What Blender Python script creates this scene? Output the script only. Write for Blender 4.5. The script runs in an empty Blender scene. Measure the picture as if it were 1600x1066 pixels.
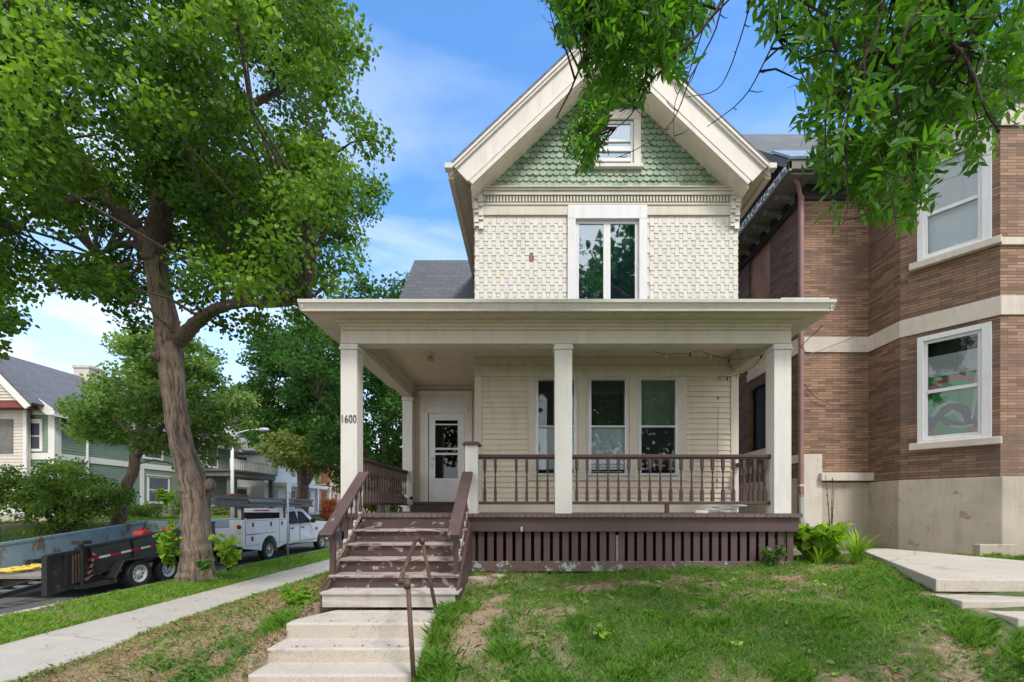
import bpy, math, random
import numpy as np
from mathutils import Vector, Matrix
SC = bpy.context.scene
COL = SC.collection
R = math.radians
random.seed(7)
rng = np.random.default_rng(7)
F = 711.1          # pixels per (metre / metre) of the 16 mm lens at 1600 px

def P(px, py, y):
    """point at depth y metres from the camera plane"""
    return ((px - 826) * y / F, y, (793 - py) * y / F)

# ------------------------------------------------------------ camera, sky, sun
cd = bpy.data.cameras.new('camera'); cam = bpy.data.objects.new('camera', cd); COL.objects.link(cam)
cd.lens = 16; cd.sensor_width = 36; cd.clip_start = 0.05; cd.clip_end = 2000
cd.shift_x = -26 / 1600; cd.shift_y = 260 / 1600
cam.location = (0, 0, 0); cam.rotation_euler = (R(90), 0, 0)
SC.camera = cam
SUN_EL, SUN_AZ = 54, 148          # azimuth clockwise from +Y (behind the camera, to its right)
w = bpy.data.worlds.new('World'); SC.world = w; w.use_nodes = True
nt = w.node_tree; N = nt.nodes; L = nt.links; N.clear()
def nn(nt, t, **k):
    n = nt.nodes.new(t)
    for a, b in k.items(): setattr(n, a, b)
    return n
sky = nn(nt, 'ShaderNodeTexSky', sky_type='NISHITA', sun_disc=False)
sky.sun_elevation = R(SUN_EL); sky.sun_rotation = R(SUN_AZ); sky.air_density = 1.0; sky.dust_density = 0.6; sky.ozone_density = 2.2
tc = nn(nt, 'ShaderNodeTexCoord'); mp = nn(nt, 'ShaderNodeMapping'); mp.inputs['Scale'].default_value = (1.2, 1.2, 4.5)
mp.inputs['Location'].default_value = (0.35, 0.1, 0.2)
ns = nn(nt, 'ShaderNodeTexNoise'); ns.inputs['Scale'].default_value = 1.7; ns.inputs['Detail'].default_value = 7; ns.inputs['Roughness'].default_value = 0.55; ns.inputs['Distortion'].default_value = 0.4
cr = nn(nt, 'ShaderNodeValToRGB'); cr.color_ramp.elements[0].position = 0.42; cr.color_ramp.elements[1].position = 0.60
sp = nn(nt, 'ShaderNodeSeparateXYZ')
el = nn(nt, 'ShaderNodeMapRange'); el.inputs['From Min'].default_value = 0.05; el.inputs['From Max'].default_value = 0.85; el.inputs['To Min'].default_value = 1.3; el.inputs['To Max'].default_value = 0.2
lx = nn(nt, 'ShaderNodeMapRange'); lx.inputs['From Min'].default_value = -0.75; lx.inputs['From Max'].default_value = 0.0; lx.inputs['To Min'].default_value = 1.2; lx.inputs['To Max'].default_value = 0.3
m1 = nn(nt, 'ShaderNodeMath', operation='MULTIPLY'); m2 = nn(nt, 'ShaderNodeMath', operation='MULTIPLY'); m2.use_clamp = True
hz = nn(nt, 'ShaderNodeMapRange'); hz.inputs['From Min'].default_value = 0.0; hz.inputs['From Max'].default_value = 0.48; hz.inputs['To Min'].default_value = 0.95; hz.inputs['To Max'].default_value = 0.0
mx = nn(nt, 'ShaderNodeMath', operation='MAXIMUM')
mix = nn(nt, 'ShaderNodeMixRGB'); mix.inputs[2].default_value = (3.5, 3.95, 4.6, 1)
hs = nn(nt, 'ShaderNodeHueSaturation'); hs.inputs['Saturation'].default_value = 1.22; hs.inputs['Value'].default_value = 1.25
bg = nn(nt, 'ShaderNodeBackground'); bg.inputs['Strength'].default_value = 0.15
wo = nn(nt, 'ShaderNodeOutputWorld')
L.new(tc.outputs['Generated'], mp.inputs[0]); L.new(mp.outputs[0], ns.inputs['Vector']); L.new(ns.outputs['Fac'], cr.inputs[0])
L.new(tc.outputs['Generated'], sp.inputs[0]); L.new(sp.outputs['Z'], el.inputs['Value']); L.new(sp.outputs['X'], lx.inputs['Value'])
L.new(cr.outputs[0], m1.inputs[0]); L.new(el.outputs[0], m1.inputs[1]); L.new(m1.outputs[0], m2.inputs[0]); L.new(lx.outputs[0], m2.inputs[1])
L.new(sp.outputs['Z'], hz.inputs['Value']); L.new(m2.outputs[0], mx.inputs[0]); L.new(hz.outputs[0], mx.inputs[1])
L.new(sky.outputs[0], hs.inputs['Color']); L.new(hs.outputs[0], mix.inputs[1]); L.new(mx.outputs[0], mix.inputs[0])
bk = nn(nt, 'ShaderNodeMapRange'); bk.interpolation_type = 'SMOOTHSTEP'; bk.inputs['From Min'].default_value = 0.15; bk.inputs['From Max'].default_value = -0.45; bk.inputs['To Max'].default_value = 0.9  # bright cloud added behind the camera as fill light for the house front
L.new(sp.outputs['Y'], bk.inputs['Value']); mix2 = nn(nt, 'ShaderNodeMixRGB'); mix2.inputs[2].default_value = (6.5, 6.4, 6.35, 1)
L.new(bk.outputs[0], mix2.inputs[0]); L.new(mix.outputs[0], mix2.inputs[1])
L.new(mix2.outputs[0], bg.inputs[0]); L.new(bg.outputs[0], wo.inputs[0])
sd = bpy.data.lights.new('sun', 'SUN'); sd.energy = 1.6; sd.angle = R(12); sd.color = (1, 0.965, 0.91)
so = bpy.data.objects.new('sun', sd); COL.objects.link(so)
a_, e_ = R(SUN_AZ), R(SUN_EL)
sv = Vector((math.sin(a_) * math.cos(e_), math.cos(a_) * math.cos(e_), math.sin(e_)))
so.rotation_euler = sv.to_track_quat('Z', 'Y').to_euler()
SC.view_settings.view_transform = 'Standard'; SC.view_settings.look = 'None'; SC.view_settings.gamma = 1
SC.view_settings.exposure = 1.0
SC.render.film_transparent = False
SC.cycles.max_bounces = 6; SC.cycles.transparent_max_bounces = 12

# ------------------------------------------------------------ materials
def new_mat(name):
    m = bpy.data.materials.new(name); m.use_nodes = True; nt = m.node_tree; nt.nodes.clear()
    out = nn(nt, 'ShaderNodeOutputMaterial'); b = nn(nt, 'ShaderNodeBsdfPrincipled')
    nt.links.new(b.outputs[0], out.inputs[0]); return m, nt, b, out
def rgba(c): return (c[0], c[1], c[2], 1)
def coords(nt, scale=(1, 1, 1)):
    t = nn(nt, 'ShaderNodeTexCoord'); mp = nn(nt, 'ShaderNodeMapping'); mp.inputs['Scale'].default_value = scale
    nt.links.new(t.outputs['Object'], mp.inputs[0]); return mp.outputs[0]
def noise(nt, vec, scale, detail=5, rough=0.6):
    n = nn(nt, 'ShaderNodeTexNoise'); n.inputs['Scale'].default_value = scale; n.inputs['Detail'].default_value = detail; n.inputs['Roughness'].default_value = rough
    nt.links.new(vec, n.inputs['Vector']); return n.outputs['Fac']
def ramp(nt, fac, p0, p1, c0=(0, 0, 0), c1=(1, 1, 1)):
    r = nn(nt, 'ShaderNodeValToRGB'); r.color_ramp.elements[0].position = p0; r.color_ramp.elements[1].position = p1
    r.color_ramp.elements[0].color = rgba(c0); r.color_ramp.elements[1].color = rgba(c1); nt.links.new(fac, r.inputs[0]); return r.outputs[0]
def mixc(nt, fac, a, b, mode='MIX'):
    m = nn(nt, 'ShaderNodeMixRGB', blend_type=mode)
    for k, v in ((0, fac), (1, a), (2, b)):
        if hasattr(v, 'links'): nt.links.new(v, m.inputs[k])
        elif k == 0: m.inputs[0].default_value = v
        else: m.inputs[k].default_value = rgba(v)
    return m.outputs[0]
def bump(nt, b, h, strength=0.3, dist=0.01):
    n = nn(nt, 'ShaderNodeBump'); n.inputs['Strength'].default_value = strength; n.inputs['Distance'].default_value = dist
    nt.links.new(h, n.inputs['Height']); nt.links.new(n.outputs[0], b.inputs['Normal'])
def paint(name, c, c2=None, rough=0.6, scale=2.5, sc=(1, 1, 1), wear=None, wcol=(0.35, 0.3, 0.25), wscale=14, bstr=0.15, metal=0.0, wsc=None, spec=0.4):
    """paint with broad tone variation, optional worn patches of another colour (stains and chips)"""
    m, nt, b, _ = new_mat(name)
    v = coords(nt, sc); n1 = noise(nt, v, scale)
    c2 = c2 or tuple(x * 0.82 for x in c)
    col = mixc(nt, ramp(nt, n1, 0.35, 0.7), c, c2)
    if wear is not None:
        v2 = coords(nt, wsc or sc); n2 = noise(nt, v2, wscale, 8, 0.68)
        col = mixc(nt, ramp(nt, n2, wear, wear + 0.03), col, wcol)
    vs_ = coords(nt, (5, 5, .7)); n5 = noise(nt, vs_, 1.6, 6, .7); col = mixc(nt, ramp(nt, n5, .5, .85), col, tuple(x * .80 for x in c2))
    n3 = noise(nt, v, 40, 3)
    nt.links.new(col, b.inputs['Base Color']); b.inputs['Roughness'].default_value = rough; b.inputs['Metallic'].default_value = metal
    b.inputs['Specular IOR Level'].default_value = spec
    bump(nt, b, n3, bstr, 0.006); return m
MT = {}
MT['cream'] = paint('cream_paint', (0.61, 0.565, 0.475), (0.56, 0.515, 0.43), 0.55, 1.6, wear=0.69, wcol=(0.42, 0.36, 0.28), wscale=9)
MT['column'] = paint('pale_cream_paint', (0.66, 0.64, 0.595), (0.62, 0.60, 0.555), 0.5, 2.0, wear=0.71, wcol=(0.5, 0.45, 0.36), wscale=11)
MT['barge'] = paint('barge_paint', (0.68, 0.635, 0.58), (0.63, 0.585, 0.53), 0.6, 2.0, wear=0.73, wcol=(0.45, 0.41, 0.36), wscale=8)
MT['trim'] = paint('trim_paint', (0.61, 0.545, 0.43), (0.54, 0.48, 0.375), 0.6, 3.0, wear=0.7, wcol=(0.38, 0.31, 0.24), wscale=12)
MT['soffit'] = paint('soffit_paint', (0.68, 0.585, 0.455), (0.62, 0.53, 0.415), 0.7, 3.0, wear=0.66, wcol=(0.36, 0.29, 0.22), wscale=6)
MT['siding'] = paint('siding_paint', (0.68, 0.60, 0.475), (0.59, 0.51, 0.41), 0.6, 1.7, wear=0.69, wcol=(0.44, 0.36, 0.28), wscale=10, wsc=(1, 1, 4))
MT['shingle'] = paint('white_shingle_paint', (0.655, 0.63, 0.575), (0.60, 0.575, 0.52), 0.65, 5, wear=0.715, wcol=(0.50, 0.38, 0.29), wscale=12)
MT['bare_wood'] = paint('bare_wood', (0.28, 0.16, 0.10), (0.18, 0.10, 0.06), 0.8, 12)
MT['green_sh'] = paint('green_shingle_paint', (0.15, 0.225, 0.15), (0.22, 0.295, 0.205), 0.6, 3.2, wear=0.67, wcol=(0.37, 0.47, 0.36), wscale=6, bstr=0.3)
MT['green_sh2'] = paint('faded_green_shingle_paint', (0.30, 0.365, 0.265), (0.23, 0.30, 0.21), 0.6, 9, wear=0.60, wcol=(0.44, 0.38, 0.28), wscale=16, bstr=0.3)
MT['white'] = paint('white_paint', (0.70, 0.70, 0.71), (0.66, 0.66, 0.67), 0.4, 2, wear=0.78, wcol=(0.5, 0.48, 0.45))
MT['oldwhite'] = paint('old_white_paint', (0.72, 0.70, 0.66), (0.62, 0.59, 0.55), 0.5, 3, wear=0.68, wcol=(0.42, 0.36, 0.31), wscale=15)
MT['brown'] = paint('brown_paint', (0.066, 0.038, 0.035), (0.088, 0.054, 0.048), 0.55, 3, wear=0.70, wcol=(0.25, 0.19, 0.16), wscale=10)
MT['brown_lit'] = paint('brown_paint_lit', (0.098, 0.062, 0.060), (0.08, 0.05, 0.048), 0.6, 2.5, wear=0.70, wcol=(0.30, 0.25, 0.22), wscale=9, wsc=(1, 1, .4))  # lit copy of the brown paint, stronger light put into the colour
MT['skirt_low'] = paint('peeling_skirt_board', (0.10, 0.065, 0.06), (0.14, 0.10, 0.09), 0.7, 4, wear=0.55, wcol=(0.33, 0.38, 0.37), wscale=7)
MT['tread'] = paint('worn_tread', (0.40, 0.34, 0.30), (0.30, 0.245, 0.22), 0.7, 3, sc=(1, 5, 5), wear=0.535, wcol=(0.13, 0.08, 0.072), wscale=5)
MT['tread_p'] = paint('part_worn_tread', (0.13, 0.082, 0.076), (0.16, 0.10, 0.09), 0.65, 3, sc=(1, 5, 5), wear=0.47, wcol=(0.42, 0.36, 0.32), wscale=5)
MT['riser'] = paint('peeling_riser', (0.07, 0.042, 0.039), (0.09, 0.055, 0.05), 0.6, 3, wear=0.57, wcol=(0.40, 0.33, 0.30), wscale=8, wsc=(1, 1, 1.6))
MT['graywood'] = paint('weathered_grey_wood', (0.50, 0.46, 0.42), (0.36, 0.32, 0.29), 0.8, 3, sc=(1, 6, 8), wear=0.66, wcol=(0.2, 0.16, 0.14), wscale=6, bstr=0.4)
MT['floor'] = paint('porch_floor_paint', (0.16, 0.12, 0.11), (0.11, 0.08, 0.072), 0.6, 3)
MT['rust'] = paint('rusty_pipe', (0.075, 0.045, 0.036), (0.14, 0.08, 0.055), 0.7, 12, metal=0.3)
MT['alu'] = paint('aluminium', (0.55, 0.57, 0.58), (0.45, 0.47, 0.48), 0.35, 3, metal=0.6)
MT['blind'] = paint('blind_fabric', (0.80, 0.85, 0.88), (0.68, 0.73, 0.77), 0.8, 2.5)
MT['olive_blind'] = paint('olive_curtain', (0.27, 0.34, 0.23), (0.17, 0.22, 0.15), 0.9, 5)
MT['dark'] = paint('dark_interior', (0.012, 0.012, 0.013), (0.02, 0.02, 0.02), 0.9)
MT['mesh'] = paint('insect_screen', (0.035, 0.035, 0.038), (0.05, 0.05, 0.05), 0.8)
MT['black'] = paint('black_paint', (0.018, 0.018, 0.02), (0.03, 0.028, 0.028), 0.4, 6, wear=0.66, wcol=(0.10, 0.06, 0.04))
MT['rubber'] = paint('rubber', (0.02, 0.02, 0.02), (0.03, 0.03, 0.03), 0.8)
MT['rim'] = paint('rim_paint', (0.62, 0.62, 0.60), (0.5, 0.5, 0.48), 0.4, 8, wear=0.66, wcol=(0.25, 0.14, 0.08))
MT['chrome'] = paint('chrome_rim', (0.55, 0.55, 0.56), (0.35, 0.34, 0.33), 0.25, 8, metal=0.8)
MT['truck'] = paint('white_truck_paint', (0.72, 0.73, 0.75), (0.66, 0.67, 0.69), 0.25, 2, wear=0.74, wcol=(0.45, 0.42, 0.4), bstr=0.02)
MT['redplastic'] = paint('red_plastic', (0.55, 0.02, 0.02), (0.42, 0.02, 0.02), 0.4)
MT['redlamp'] = paint('red_lens', (0.35, 0.01, 0.01), (0.25, 0.01, 0.01), 0.2)
MT['yellow'] = paint('yellow_hose', (0.72, 0.55, 0.06), (0.6, 0.45, 0.08), 0.6, 8)
MT['bluebed'] = paint('faded_blue_steel', (0.17, 0.27, 0.32), (0.25, 0.34, 0.37), 0.6, 2.2, wear=0.56, wcol=(0.17, 0.12, 0.085), wscale=3, wsc=(1, 1, .5), metal=0.1)
MT['bedfloor'] = paint('worn_bed_floor', (0.30, 0.26, 0.23), (0.2, 0.17, 0.16), 0.7, 3)
MT['rustgate'] = paint('rusty_gate', (0.02, 0.03, 0.03), (0.035, 0.035, 0.03), 0.6, 3, wear=0.55, wcol=(0.22, 0.07, 0.025), wscale=2.2)
MT['rackgrey'] = paint('grey_rack', (0.17, 0.165, 0.15), (0.12, 0.115, 0.105), 0.7, 4)
MT['pole'] = paint('galvanised_pole', (0.55, 0.56, 0.58), (0.45, 0.46, 0.48), 0.5, 4, metal=0.2)
MT['orange_plant'] = paint('orange_leaves', (0.40, 0.10, 0.05), (0.3, 0.12, 0.05), 0.8, 8)
MT['limestone'] = paint('limestone', (0.62, 0.56, 0.49), (0.52, 0.465, 0.40), 0.8, 2.0, wear=0.66, wcol=(0.42, 0.36, 0.30), wscale=5, bstr=0.3)
MT['found'] = paint('stained_foundation', (0.49, 0.43, 0.355), (0.36, 0.315, 0.26), 0.9, 1.1, wear=0.62, wcol=(0.30, 0.24, 0.18), wscale=2.4, bstr=0.5)
MT['stonebase'] = paint('stone_base', (0.48, 0.43, 0.36), (0.34, 0.3, 0.25), 0.9, 6, bstr=0.6)
MT['pinkmetal'] = paint('faded_maroon_downspout', (0.30, 0.17, 0.16), (0.24, 0.13, 0.12), 0.5, 3)
MT['board'] = paint('weathered_plywood', (0.36, 0.19, 0.11), (0.10, 0.08, 0.08), 0.8, 1.6, sc=(1, 1, .5))
MT['asphalt'] = paint('asphalt', (0.085, 0.085, 0.09), (0.115, 0.112, 0.112), 0.9, 0.7, wear=0.68, wcol=(0.15, 0.145, 0.14), wscale=60, bstr=0.5)
MT['greenwall'] = paint('sage_siding', (0.205, 0.28, 0.21), (0.175, 0.245, 0.185), 0.7, 1)
MT['beigewall'] = paint('beige_siding', (0.62, 0.56, 0.50), (0.57, 0.51, 0.45), 0.7, 1)
MT['offwhite'] = paint('off_white_wall', (0.76, 0.74, 0.70), (0.7, 0.68, 0.64), 0.7, 1)
MT['redbrick'] = paint('orange_brick', (0.52, 0.23, 0.13), (0.44, 0.19, 0.11), 0.8, 3)
MT['redshingle'] = paint('red_gable_shingle', (0.22, 0.06, 0.05), (0.18, 0.05, 0.045), 0.8, 5)
MT['stone'] = paint('flat_stone', (0.45, 0.39, 0.32), (0.30, 0.25, 0.2), 0.9, 6, bstr=0.5)
MT['bulb'] = paint('frosted_bulb', (0.5, 0.42, 0.3), (0.4, 0.32, 0.2), 0.3)

def concrete(name, c, c2, speck=0.0):
    m, nt, b, _ = new_mat(name); v = coords(nt)
    n1 = noise(nt, v, 1.3, 6); n2 = noise(nt, v, 160, 2, .5); n4 = noise(nt, v, 7, 6, .7)
    col = mixc(nt, ramp(nt, n1, .35, .7), c, c2)
    col = mixc(nt, ramp(nt, n4, .58, .70), col, tuple(x * .72 for x in c2))
    col = mixc(nt, ramp(nt, n2, .55, .66), col, tuple(x * (.78 if not speck else 1.25) for x in c))
    if speck:
        n3 = noise(nt, v, 90, 2, .5); col = mixc(nt, ramp(nt, n3, .60, .68), col, (.30, .24, .19))
    dv = nn(nt, 'ShaderNodeVectorMath', operation='MULTIPLY_ADD'); nz = nn(nt, 'ShaderNodeTexNoise'); nz.inputs['Scale'].default_value = 3; nt.links.new(v, nz.inputs['Vector']); dv.inputs[1].default_value = (.35, .35, .35)
    nt.links.new(nz.outputs['Color'], dv.inputs[0]); nt.links.new(v, dv.inputs[2])
    vo = nn(nt, 'ShaderNodeTexVoronoi', feature='DISTANCE_TO_EDGE'); vo.inputs['Scale'].default_value = .23; nt.links.new(dv.outputs[0], vo.inputs['Vector'])
    col = mixc(nt, ramp(nt, vo.outputs['Distance'], .0008, .0022, (.5, .5, .5), (0, 0, 0)), col, (.12, .10, .08))
    n6 = noise(nt, v, 2.4, 7, .75); col = mixc(nt, ramp(nt, n6, .54, .72, (0, 0, 0), (.6, .6, .6)), col, tuple(x * .55 for x in c2))
    nt.links.new(col, b.inputs['Base Color']); b.inputs['Roughness'].default_value = .9
    bump(nt, b, n2, .5, .004); return m
MT['walk'] = concrete('sidewalk_concrete', (0.46, 0.42, 0.365), (0.40, 0.365, 0.32))
MT['agg'] = concrete('pebbled_concrete', (0.48, 0.435, 0.37), (0.42, 0.375, 0.32), 1)

def roofing(name, c, c2, ax='x', row=0.13):
    m, nt, b, _ = new_mat(name); v = coords(nt)
    s = nn(nt, 'ShaderNodeSeparateXYZ'); nt.links.new(v, s.inputs[0]); cb = nn(nt, 'ShaderNodeCombineXYZ')
    nt.links.new(s.outputs['X' if ax == 'x' else 'Y'], cb.inputs[0]); nt.links.new(s.outputs['Z'], cb.inputs[1])
    br = nn(nt, 'ShaderNodeTexBrick'); br.inputs['Scale'].default_value = 1; br.inputs['Brick Width'].default_value = .28; br.inputs['Row Height'].default_value = row
    br.inputs['Mortar Size'].default_value = .008; br.inputs['Color1'].default_value = rgba(c); br.inputs['Color2'].default_value = rgba(c2); br.inputs['Mortar'].default_value = rgba(tuple(x * .35 for x in c)); br.inputs['Bias'].default_value = -.1
    nt.links.new(cb.outputs[0], br.inputs['Vector'])
    n2 = noise(nt, v, 25, 4); col = mixc(nt, .5, br.outputs['Color'], ramp(nt, n2, .3, .75, c, c2))
    nt.links.new(col, b.inputs['Base Color']); b.inputs['Roughness'].default_value = .9; bump(nt, b, br.outputs['Fac'], -.5, .01); return m
MT['roof'] = roofing('grey_asphalt_shingles', (0.085, 0.09, 0.105), (0.14, 0.145, 0.165))
MT['roofy'] = roofing('grey_asphalt_shingles_side', (0.11, 0.11, 0.125), (0.17, 0.17, 0.185), 'y')
MT['slate'] = roofing('weathered_slate', (0.085, 0.095, 0.10), (0.17, 0.17, 0.165), 'x', .16)

def brick(name, ax, ay, dark=1.0):  # dark scales every tone, shading one wall face against another
    m, nt, b, _ = new_mat(name); v = coords(nt)
    s = nn(nt, 'ShaderNodeSeparateXYZ'); nt.links.new(v, s.inputs[0])
    a = nn(nt, 'ShaderNodeMath', operation='MULTIPLY'); a.inputs[1].default_value = ax; nt.links.new(s.outputs['X'], a.inputs[0])
    c = nn(nt, 'ShaderNodeMath', operation='MULTIPLY_ADD'); c.inputs[1].default_value = ay; nt.links.new(s.outputs['Y'], c.inputs[0]); nt.links.new(a.outputs[0], c.inputs[2])
    cb = nn(nt, 'ShaderNodeCombineXYZ'); nt.links.new(c.outputs[0], cb.inputs[0]); nt.links.new(s.outputs['Z'], cb.inputs[1])
    br = nn(nt, 'ShaderNodeTexBrick'); br.inputs['Scale'].default_value = 1; br.inputs['Brick Width'].default_value = .30; br.inputs['Row Height'].default_value = .052
    br.inputs['Mortar Size'].default_value = .0055; br.inputs['Mortar Smooth'].default_value = .3; br.inputs['Bias'].default_value = -.15
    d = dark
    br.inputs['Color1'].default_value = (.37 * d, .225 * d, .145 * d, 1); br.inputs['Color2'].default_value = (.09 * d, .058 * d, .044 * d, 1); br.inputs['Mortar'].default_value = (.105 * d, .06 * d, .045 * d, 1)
    nt.links.new(cb.outputs[0], br.inputs['Vector'])
    # streaky tone shifts along courses
    mp = nn(nt, 'ShaderNodeMapping'); mp.inputs['Scale'].default_value = (1.2, 9, 1); nt.links.new(cb.outputs[0], mp.inputs[0])
    n1 = noise(nt, mp.outputs[0], 1.5, 6, .7); n2 = noise(nt, v, .9, 4)
    col = mixc(nt, ramp(nt, n1, .3, .68, (0.10 * d, .058 * d, .042 * d), (.42 * d, .235 * d, .14 * d)), br.outputs['Color'], (0, 0, 0)) if False else mixc(nt, .30, br.outputs['Color'], ramp(nt, n1, .36, .64, (0.07 * d, .046 * d, .036 * d), (.33 * d, .195 * d, .12 * d)))
    mort = nn(nt, 'ShaderNodeMath', operation='MULTIPLY'); mort.inputs[1].default_value = .85; nt.links.new(br.outputs['Fac'], mort.inputs[0])
    col = mixc(nt, mort.outputs[0], col, (.09 * d, .055 * d, .042 * d))
    col = mixc(nt, ramp(nt, n2, .5, .72), col, (.13 * d, .085 * d, .07 * d))
    nt.links.new(col, b.inputs['Base Color']); b.inputs['Roughness'].default_value = .85; bump(nt, b, br.outputs['Fac'], -.8, .012); return m
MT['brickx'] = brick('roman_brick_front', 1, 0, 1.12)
MT['bricky'] = brick('roman_brick_side_shaded', 0, 1, .55)  # shade of the side wall put into the brick colour
MT['brickyb'] = brick('roman_brick_return_shaded', 0, 1, .84)
MT['brickd'] = brick('roman_brick_bay_shaded', .63, -.777, .88)

def leafmat(name, c0, c1, trans=.45, rough=.45):
    m, nt, b, out = new_mat(name)
    at = nn(nt, 'ShaderNodeAttribute', attribute_name='tint')
    col = ramp(nt, at.outputs['Fac'], 0, 1, c0, c1)
    nt.links.new(col, b.inputs['Base Color']); b.inputs['Roughness'].default_value = rough; b.inputs['Specular IOR Level'].default_value = .2
    t = nn(nt, 'ShaderNodeBsdfTranslucent'); mc = mixc(nt, 1, col, (1.5, 1.6, .6), 'MULTIPLY'); nt.links.new(mc, t.inputs[0])
    ms = nn(nt, 'ShaderNodeMixShader'); ms.inputs[0].default_value = trans
    nt.links.new(b.outputs[0], ms.inputs[1]); nt.links.new(t.outputs[0], ms.inputs[2]); nt.links.new(ms.outputs[0], out.inputs[0]); return m
MT['linden'] = leafmat('linden_leaf', (0.018, 0.072, 0.012), (0.23, 0.38, 0.045), .42)
MT['ash'] = leafmat('ash_leaf', (0.024, 0.10, 0.012), (0.15, 0.33, 0.03), .5)
MT['darkleaf'] = leafmat('dark_leaf', (0.018, 0.065, 0.016), (0.09, 0.20, 0.035))
MT['midleaf'] = leafmat('mid_leaf', (0.06, 0.14, 0.03), (0.32, 0.44, 0.13))
MT['yellowleaf'] = leafmat('yellow_green_leaf', (0.14, 0.20, 0.05), (0.36, 0.40, 0.14))
MT['bushleaf'] = leafmat('bush_leaf', (0.05, 0.12, 0.025), (0.30, 0.42, 0.09))
MT['sprout'] = leafmat('sprout_leaf', (0.10, 0.22, 0.02), (0.32, 0.48, 0.05))
MT['grass'] = leafmat('grass_blade', (0.06, 0.20, 0.025), (0.34, 0.50, 0.09), .38)
MT['straw'] = leafmat('dry_grass_blade', (0.30, 0.20, 0.12), (0.52, 0.40, 0.26), .3)
MT['litter'] = leafmat('fallen_leaf', (0.16, 0.08, 0.045), (0.42, 0.27, 0.16), .2)
MT['cover'] = leafmat('ground_cover_leaf', (0.03, 0.11, 0.02), (0.15, 0.28, 0.06), .35)

def barkmat(name, c, c2):
    m, nt, b, _ = new_mat(name); v = coords(nt, (1, 1, .16))
    n1 = noise(nt, v, 13, 6, .68); v2 = coords(nt, (1, 1, .3)); n2 = noise(nt, v2, 3, 4)
    col = ramp(nt, n1, .38, .64, c, c2); col = mixc(nt, ramp(nt, n2, .4, .8), col, tuple(x * .7 for x in c2))
    nt.links.new(col, b.inputs['Base Color']); b.inputs['Roughness'].default_value = .95; bump(nt, b, n1, 1.0, .12); return m
MT['orangeleaf'] = leafmat('orange_leaf', (0.5, 0.13, 0.06), (0.8, 0.34, 0.18), .4)
MT['bark'] = barkmat('furrowed_bark', (0.07, 0.048, 0.036), (0.34, 0.26, 0.20))
MT['twig'] = barkmat('twig_bark', (0.035, 0.024, 0.018), (0.10, 0.07, 0.05))

m, nt, b, _ = new_mat('ridged_bark'); v = coords(nt, (1, 1, .17)); a = nn(nt, 'ShaderNodeAttribute', attribute_name='ridge')
n1 = noise(nt, v, 26, 6, .7); n2 = noise(nt, coords(nt), 1.6, 4); hsum = mixc(nt, .62, a.outputs['Fac'], n1)
col = ramp(nt, hsum, .36, .66, (0.04, 0.028, 0.022), (0.29, 0.22, 0.17)); n4 = noise(nt, coords(nt), 5, 5, .7); col = mixc(nt, ramp(nt, n4, .5, .8), col, (.13, .10, .075))
nt.links.new(col, b.inputs['Base Color']); b.inputs['Roughness'].default_value = .95; bump(nt, b, n1, 1.0, .03); MT['ridged'] = m
def glassmat(name, tint, refl=.12):
    m, nt, b, out = new_mat(name); nt.nodes.remove(b)
    tr = nn(nt, 'ShaderNodeBsdfTransparent'); tr.inputs[0].default_value = rgba(tint)
    gl = nn(nt, 'ShaderNodeBsdfGlossy'); gl.inputs['Roughness'].default_value = .02; gl.inputs[0].default_value = (.9, .95, 1, 1)
    v = coords(nt); n = noise(nt, v, 1.5, 2); bp = nn(nt, 'ShaderNodeBump'); bp.inputs['Strength'].default_value = .05; bp.inputs['Distance'].default_value = .02
    nt.links.new(n, bp.inputs['Height']); nt.links.new(bp.outputs[0], gl.inputs['Normal'])
    lw = nn(nt, 'ShaderNodeLayerWeight'); lw.inputs[0].default_value = .3
    mr = nn(nt, 'ShaderNodeMapRange'); mr.inputs['To Min'].default_value = refl; mr.inputs['To Max'].default_value = .9; nt.links.new(lw.outputs['Fresnel'], mr.inputs['Value'])
    ms = nn(nt, 'ShaderNodeMixShader'); nt.links.new(mr.outputs[0], ms.inputs[0]); nt.links.new(tr.outputs[0], ms.inputs[1]); nt.links.new(gl.outputs[0], ms.inputs[2]); nt.links.new(ms.outputs[0], out.inputs[0]); return m
MT['glass'] = glassmat('window_glass', (.85, .88, .88), .02)
MT['glassr'] = glassmat('reflective_glass', (.7, .8, .85), .22)
MT['carglass'] = paint('car_glass', (0.012, 0.014, 0.016), (0.016, 0.016, 0.02), 0.2, spec=.04, bstr=0)
MT['farglass'] = paint('far_window_glass', (0.05, 0.06, 0.075), (0.12, 0.14, 0.17), 0.15, 1.0, spec=.3, bstr=0)

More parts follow.
